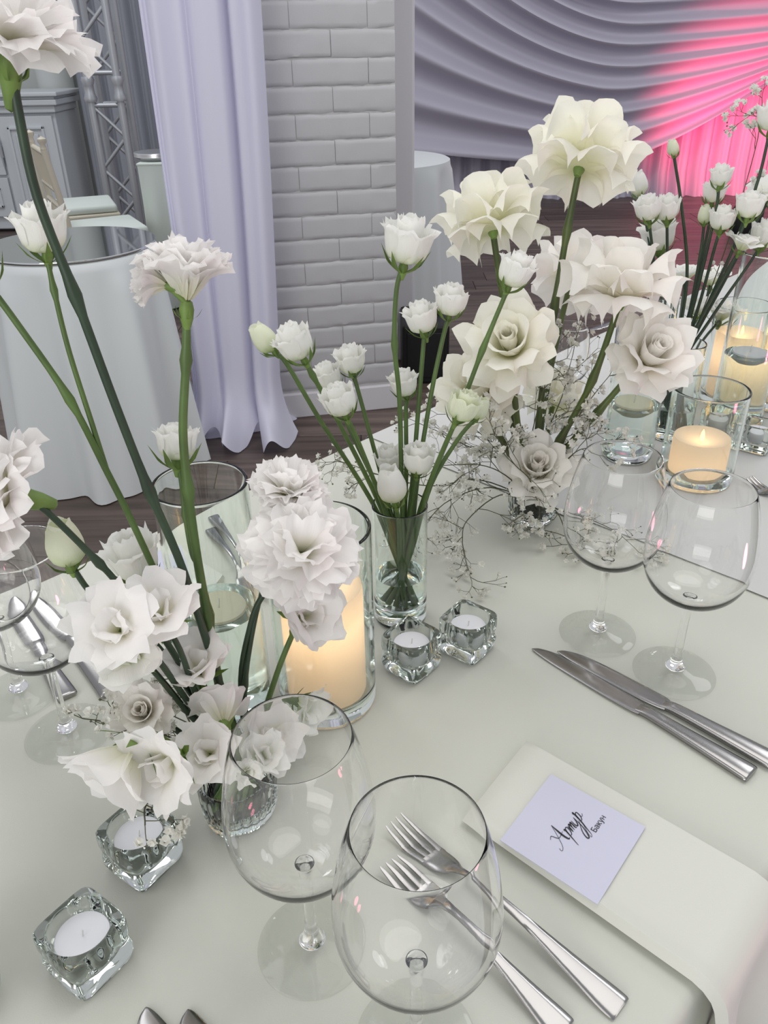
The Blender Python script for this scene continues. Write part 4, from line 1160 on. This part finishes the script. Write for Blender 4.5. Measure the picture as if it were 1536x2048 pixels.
far('white lisianthus behind the large blush rose', [(1330, 740), (1325, 600), (1318, 500)], (1316, 468), 66, .05, (-.004, .010))

# ------------------------------------------------------------------ tall carnations and lisianthus at the left
ag = 'flowers on the pin holder at the near end'
ay = LC.y
def lb(dx, dy): return LC + Vector((dx, dy, .026))
def left(name, label, path, ctr, wpx, dY, base, kind, mat, cd=0.0, r=(.0026, .0020), smat='stem', nodes=(), **kw):
    return flower(name, 'flower', label, path, ay + base[1], ay + dY, ctr, ay + dY + cd, wpx, kind, M[mat], r[0], r[1], M[smat], nodes, lb(*base), ag, **kw)
left('carnation', 'tallest carnation, its ruffled head cut by the top corner', [(474, 1480), (444, 1380), (368, 1145), (300, 985), (232, 812), (150, 590), (75, 395), (38, 230), (20, 120)], (18, 34), 300, .02, (.002, .004), 'carn', 'carn', smat='stemd', nodes=(3, 5), r=(.0030, .0026), calyx=(.16, .9, 5, .35, 10), full=118)
t_, l_ = left('lisianthus', 'tall branching lisianthus bending away past the round glossy table', [(455, 1500), (400, 1370), (330, 1190), (265, 1045), (215, 945), (140, 800), (38, 652), (-30, 560)], (-70, 500), 130, .03, (-.010, .004), 'lis', 'lis', nodes=(5, 7))
side_branch(t_, l_, [(215, 945), (185, 850), (138, 702), (108, 580), (92, 505)], ay + .02, ay + .04, (76, 436), ay + .04, 118, 'lis', M['lis'], .0018, .0015, M['stem'], (3,), openness=1.3)
t_, l_ = left('lisianthus', 'large frilled double bloom in front of the lavender curtain', [(482, 1500), (444, 1395), (415, 1230), (395, 1120), (376, 980), (366, 860), (372, 720), (373, 600)], (372, 515), 212, .05, (.004, .0), 'carn', 'carn', cd=.005, nodes=(2, 4, 6), r=(.0038, .0026), n=24, full=64, calyx=(.14, .5, 5, .3, 30))
side_branch(t_, l_, [(372, 606), (350, 585), (335, 572)], ay + .048, ay + .048, (268, 556), ay + .045, 124, 'carn', M['carn'], .0018, .0016, M['calyx'], n=20, full=60)
side_branch(t_, l_, [(398, 1130), (384, 1108), (370, 1030), (362, 960), (354, 920)], ay + .03, ay + .06, (352, 872), ay + .065, 118, 'lis', M['lis'], .0018, .0016, M['stem'], (2,), openness=.9, hk=.74)
left('carnation', 'fluffy carnation at the picture edge over the wine glass', [(458, 1510), (400, 1400), (330, 1280), (238, 1170), (200, 1128), (92, 1022), (40, 995)], (-62, 975), 250, -.02, (-.014, -.002), 'carn', 'carn', cd=-.01, smat='stemd', nodes=(4,), full=125)
t_, l_ = left('carnation', 'big fluffy carnation in front of the glowing pillar candle', [(494, 1500), (482, 1360), (500, 1255), (520, 1200), (560, 1152), (600, 1110)], (628, 1062), 232, .03, (.010, .002), 'carn', 'carn', cd=-.03, smat='stemd', nodes=(4,), full=125, n=34)
side_branch(t_, l_, [(494, 1440), (490, 1370), (508, 1250), (530, 1160), (538, 1135)], ay, ay + .03, (543, 1115), ay + .03, 18, 'bud', M['lisg'], .0018, .0016, M['stemd'], (1, 3))
side_branch(t_, l_, [(590, 1100), (585, 1040), (575, 1000)], ay + .05, ay + .06, (580, 962), ay + .06, 150, 'carn', M['carn'], .0014, .0013, M['stem'])
left('carnation', 'drooping carnation below the fluffy one, against the candle glow', [(506, 1500), (530, 1420), (560, 1330), (588, 1262), (600, 1235)], (646, 1226), 170, .04, (.014, .004), 'open', 'carn', cd=-.02, n=7, lo=60)
left('lisianthus', 'green-white rounded lisianthus against the floor at the left', [(452, 1510), (340, 1325), (255, 1235), (188, 1192), (142, 1130)], (126, 1078), 104, .0, (-.012, -.006), 'bud', 'lisg', smat='stemd', nodes=(4,))
left('lisianthus', 'white ruffled lisianthus facing the table edge among the left stems', [(464, 1500), (400, 1380), (340, 1270), (284, 1150)], (256, 1088), 120, .04, (-.006, .008), 'lis', 'lis', smat='stemd', openness=1.6)
left('sweet_pea', 'wide pale flower with spread petals, upper one over the name card', [(455, 1505), (400, 1410), (360, 1300), (320, 1235)], (318, 1196), 190, -.02, (-.012, -.008), 'open', 'carn', cd=-.01, smat='stemd', lo=78)
left('sweet_pea', 'wide pale flower with spread petals, over the far knives', [(450, 1510), (380, 1410), (300, 1300), (240, 1262)], (212, 1244), 205, -.04, (-.016, -.004), 'open', 'carn', cd=-.02, smat='stemd', lo=80)
left('sweet_pea', 'cream flower tucked under the spread pale petals', [(452, 1512), (380, 1430), (310, 1345), (270, 1310)], (245, 1296), 180, -.03, (-.014, -.010), 'open', 'lis', cd=-.015, smat='stemd', lo=60)
left('lisianthus', 'white frilled flower in front of the floating candle cylinder', [(474, 1500), (440, 1440), (412, 1380), (400, 1345)], (380, 1305), 175, .0, (-.002, -.004), 'open', 'carn', cd=-.01, smat='stemd', lo=60, n=6)
left('lisianthus', 'open rose-like flower with a deep heart over the glass foot', [(448, 1515), (380, 1478), (330, 1445), (290, 1425)], (236, 1392), 150, -.03, (-.018, -.008), 'rose', 'rosew', cd=-.045, smat='stemd', openness=.6, reflex=.7)
left('lisianthus', 'small flower turned away, its green star calyx showing', [(476, 1520), (462, 1480), (446, 1448)], (436, 1404), 140, -.03, (-.002, -.012), 'open', 'carn', cd=.015, smat='stem', lo=66, calyx=(.2, .5, 5, .55, 80), n=6)
left('sweet_pea', 'crumpled pale flower over the rim of the near flower cup', [(470, 1540), (440, 1520), (420, 1508)], (394, 1490), 165, -.05, (-.008, -.014), 'open', 'carn', cd=-.03, lo=58, n=6)
left('sweet_pea', 'drooping translucent petals above the tealight holder, outermost', [(455, 1545), (380, 1510), (320, 1497), (262, 1500)], (208, 1566), 225, -.07, (-.018, -.014), 'open', 'carn', cd=-.02, lo=62)
left('sweet_pea', 'drooping translucent petals beside the near flower cup', [(458, 1550), (400, 1530), (345, 1520)], (300, 1552), 200, -.07, (-.016, -.018), 'open', 'carn', cd=-.02, lo=64)
left('sweet_pea', 'pale petals seen through the wine glass rim, above the cup', [(498, 1530), (515, 1500), (530, 1480)], (556, 1466), 165, -.01, (.012, -.006), 'open', 'carn', cd=-.02, lo=60)
left('sweet_pea', 'white flower on a curved stalk seen inside the wine glass rim', [(505, 1520), (525, 1440), (560, 1405), (600, 1408)], (632, 1424), 120, .06, (.016, .002), 'open', 'lis', cd=-.01, smat='stem', lo=60)
left('sweet_pea', 'small ruffled flower on the wine glass side of the near cup', [(494, 1540), (510, 1520), (522, 1512)], (548, 1506), 120, -.03, (.010, -.014), 'open', 'lis', cd=-.03, lo=56)
left('sweet_pea', 'cream petals hanging inside the near flower cup', [(486, 1560), (492, 1540)], (500, 1572), 80, -.05, (.004, -.02), 'open', 'lis', cd=-.03, lo=60)

# ------------------------------------------------------------------ baby's breath
def floret(mb, c, r, rr):
    ax = Vector((rr.uniform(-1, 1), rr.uniform(-1.4, .4), rr.uniform(0, 1.4))).normalized()
    m = head_matrix(c, ax, rr.uniform(0, 6))
    n = 6; v = [Vector((0, 0, -.3 * r))]; f = []
    for k in range(n * 2):
        a = PI * k / n; q = r * (1.0 if k % 2 == 0 else .62); v.append(Vector((q * math.cos(a), q * math.sin(a), r * rr.uniform(0, .5))))
    for k in range(n * 2): f.append((0, 1 + k, 1 + (k + 1) % (2 * n)))
    for k in range(n):
        a = 2 * PI * k / n + .3; v.append(Vector((.55 * r * math.cos(a), .55 * r * math.sin(a), r * .75)))
    b = len(v) - n; v.append(Vector((0, 0, 0))); e = len(v) - 1
    for k in range(n): f.append((e, b + k, b + (k + 1) % n))
    mb.add(([m @ p for p in v], f))
def ball(mb, c, r):
    mb.add(([c + Vector(q) * r for q in ((1, 0, 0), (-1, 0, 0), (0, 1, 0), (0, -1, 0), (0, 0, 1), (0, 0, -1))],
            [(0, 2, 4), (2, 1, 4), (1, 3, 4), (3, 0, 4), (2, 0, 5), (1, 2, 5), (3, 1, 5), (0, 3, 5)]))
def gyp(label, path, Ys, seed, spread=.03, dens=1.0, depth=4):
    rr = random.Random(seed)
    pts = [V(p[0], p[1], y) for p, y in zip(path, Ys)]
    loc = pts[0].copy()
    t = empty('baby_breath_sprig', loc, label, 'flower', 'sprigs of baby breath')
    st, fl_, bd_ = MB(), MB(), MB()
    q = catmull(pts, 5)
    st.add(tube(q, [.0009 - .0004 * i / len(q) for i in range(len(q))], 5))
    def grow(p, d, L, k):
        e = p + d * L + Vector((0, 0, -.08 * L))
        e.z = max(e.z, TZ + .008)
        mid = (p + e) / 2 + Vector((rr.uniform(-1, 1), rr.uniform(-1, 1), rr.uniform(-1, 1))) * L * .06
        st.add(tube([p, mid, e], [.00020 + .0001 * k] * 3, 4))
        if k == 0:
            if rr.random() < .72: floret(fl_, e, rr.uniform(.0034, .0052), rr)
            else: ball(bd_, e, rr.uniform(.0009, .0015))
            return
        for _ in range(3 if rr.random() < .55 * dens else 2):
            nd = (d + Vector((rr.uniform(-1, 1), rr.uniform(-1, 1), rr.uniform(-1, 1))) * .85).normalized()
            grow(e, nd, L * rr.uniform(.55, .85), k - 1)
    m = len(q)
    for i in range(int(m * .30), m, 2):
        d = (q[min(i + 1, m - 1)] - q[i - 1]).normalized()
        nd = (d * .6 + Vector((rr.uniform(-1, 1), rr.uniform(-1, 1), rr.uniform(-.8, 1))) * .9).normalized()
        grow(q[i], nd, spread * rr.uniform(.5, .9), depth - 2 + (1 if rr.random() < .45 else 0))
    d = (q[-1] - q[-3]).normalized(); grow(q[-1], d, spread * .8, depth - 1)
    mesh('twigs', st.off(loc), st.f, M['twig'], t)
    o = mesh('florets', fl_.off(loc), fl_.f, M['floret'], t, smooth=False); o['kind'] = 'stuff'
    if bd_.v:
        o = mesh('tiny_buds', bd_.off(loc), bd_.f, M['twig'], t, smooth=False); o['kind'] = 'stuff'
gb_ = (1066, 1000)
gyp('baby breath sprig reaching between the slim vase and the hurricane candle', [gb_, (960, 960), (860, 972), (760, 950), (705, 930)], [ry, ry, ry - .02, ry - .03, ry - .02], 11, .03)
gyp('baby breath sprig hanging lowest in front of the slim vase', [gb_, (1000, 990), (935, 1040), (925, 1080), (930, 1110)], [ry - .01, ry - .06, ry - .10, ry - .12, ry - .13], 12, .034, 1.4)
gyp('baby breath sprig crossing behind the vase rim', [gb_, (980, 975), (900, 1000), (855, 1040)], [ry, ry - .04, ry - .08, ry - .10], 13, .03)
gyp('baby breath sprig drooping beside the first wine glass', [gb_, (1110, 1020), (1130, 1060), (1140, 1095)], [ry - .01, ry - .05, ry - .08, ry - .09], 14, .032, 1.2)
gyp('baby breath sprig seen through the wine glass bowl', [gb_, (1120, 1020), (1180, 1045), (1230, 1070), (1250, 1090)], [ry - .01, ry - .04, ry - .07, ry - .09, ry - .10], 15, .028, 1.1)
gyp('baby breath sprig spreading under the drooping rose', [gb_, (1105, 950), (1150, 905), (1180, 895)], [ry, ry - .02, ry - .04, ry - .05], 16, .028, 1.2)
gyp('baby breath cloud under the open creamy rose', [gb_, (1020, 930), (975, 880), (940, 850)], [ry, ry + .0, ry + .02, ry + .03], 17, .034, 1.4)
gyp('baby breath cloud around the rose stems', [gb_, (1060, 900), (1075, 820), (1090, 770)], [ry, ry - .01, ry - .01, ry + .0], 18, .036, 1.5)
gyp('tall baby breath sprig above the table behind the roses', [gb_, (1090, 880), (1125, 790), (1140, 730)], [ry, ry + .01, ry + .02, ry + .03], 19, .034, 1.4)
gyp('baby breath sprig between the thick leaning rose stems', [gb_, (1110, 900), (1165, 820), (1195, 780)], [ry, ry - .01, ry - .01, ry + .0], 20, .03, 1.3)
gyp('baby breath sprig behind the short lisianthus', [gb_, (1000, 920), (930, 890), (870, 860)], [ry, ry + .02, ry + .03, ry + .04], 21, .03, 1.2)
gyp('baby breath covering the middle between vase and roses', [gb_, (1010, 950), (960, 930), (900, 930)], [ry - .01, ry - .04, ry - .05, ry - .06], 22, .034, 1.4)
gyp('baby breath sprig in front of the lowest rose', [gb_, (1060, 960), (1030, 930), (1010, 900)], [ry - .03, ry - .06, ry - .07, ry - .07], 24, .03, 1.3)
gyp('baby breath twig over the tealight under the drooping petals', [(440, 1540), (330, 1570), (292, 1610), (290, 1650)], [ay - .02, ay - .05, ay - .08, ay - .10], 31, .016, .8, 3)
gyp('baby breath sprig among the dark stems at the near cup', [(462, 1530), (390, 1460), (365, 1410), (352, 1375)], [ay, ay + .01, ay + .02, ay + .02], 32, .016, 1.0)
gyp('baby breath twig beside the glass foot at the near cup', [(455, 1540), (330, 1470), (240, 1450), (190, 1440)], [ay - .01, ay - .03, ay - .04, ay - .05], 33, .014, .7, 3)
gyp('pinkish baby breath in the uplight at the picture edge', [(1360, 740), (1450, 500), (1510, 300), (1522, 220)], [fy + .02, fy + .04, fy + .06, fy + .06], 41, .02, 1.4)
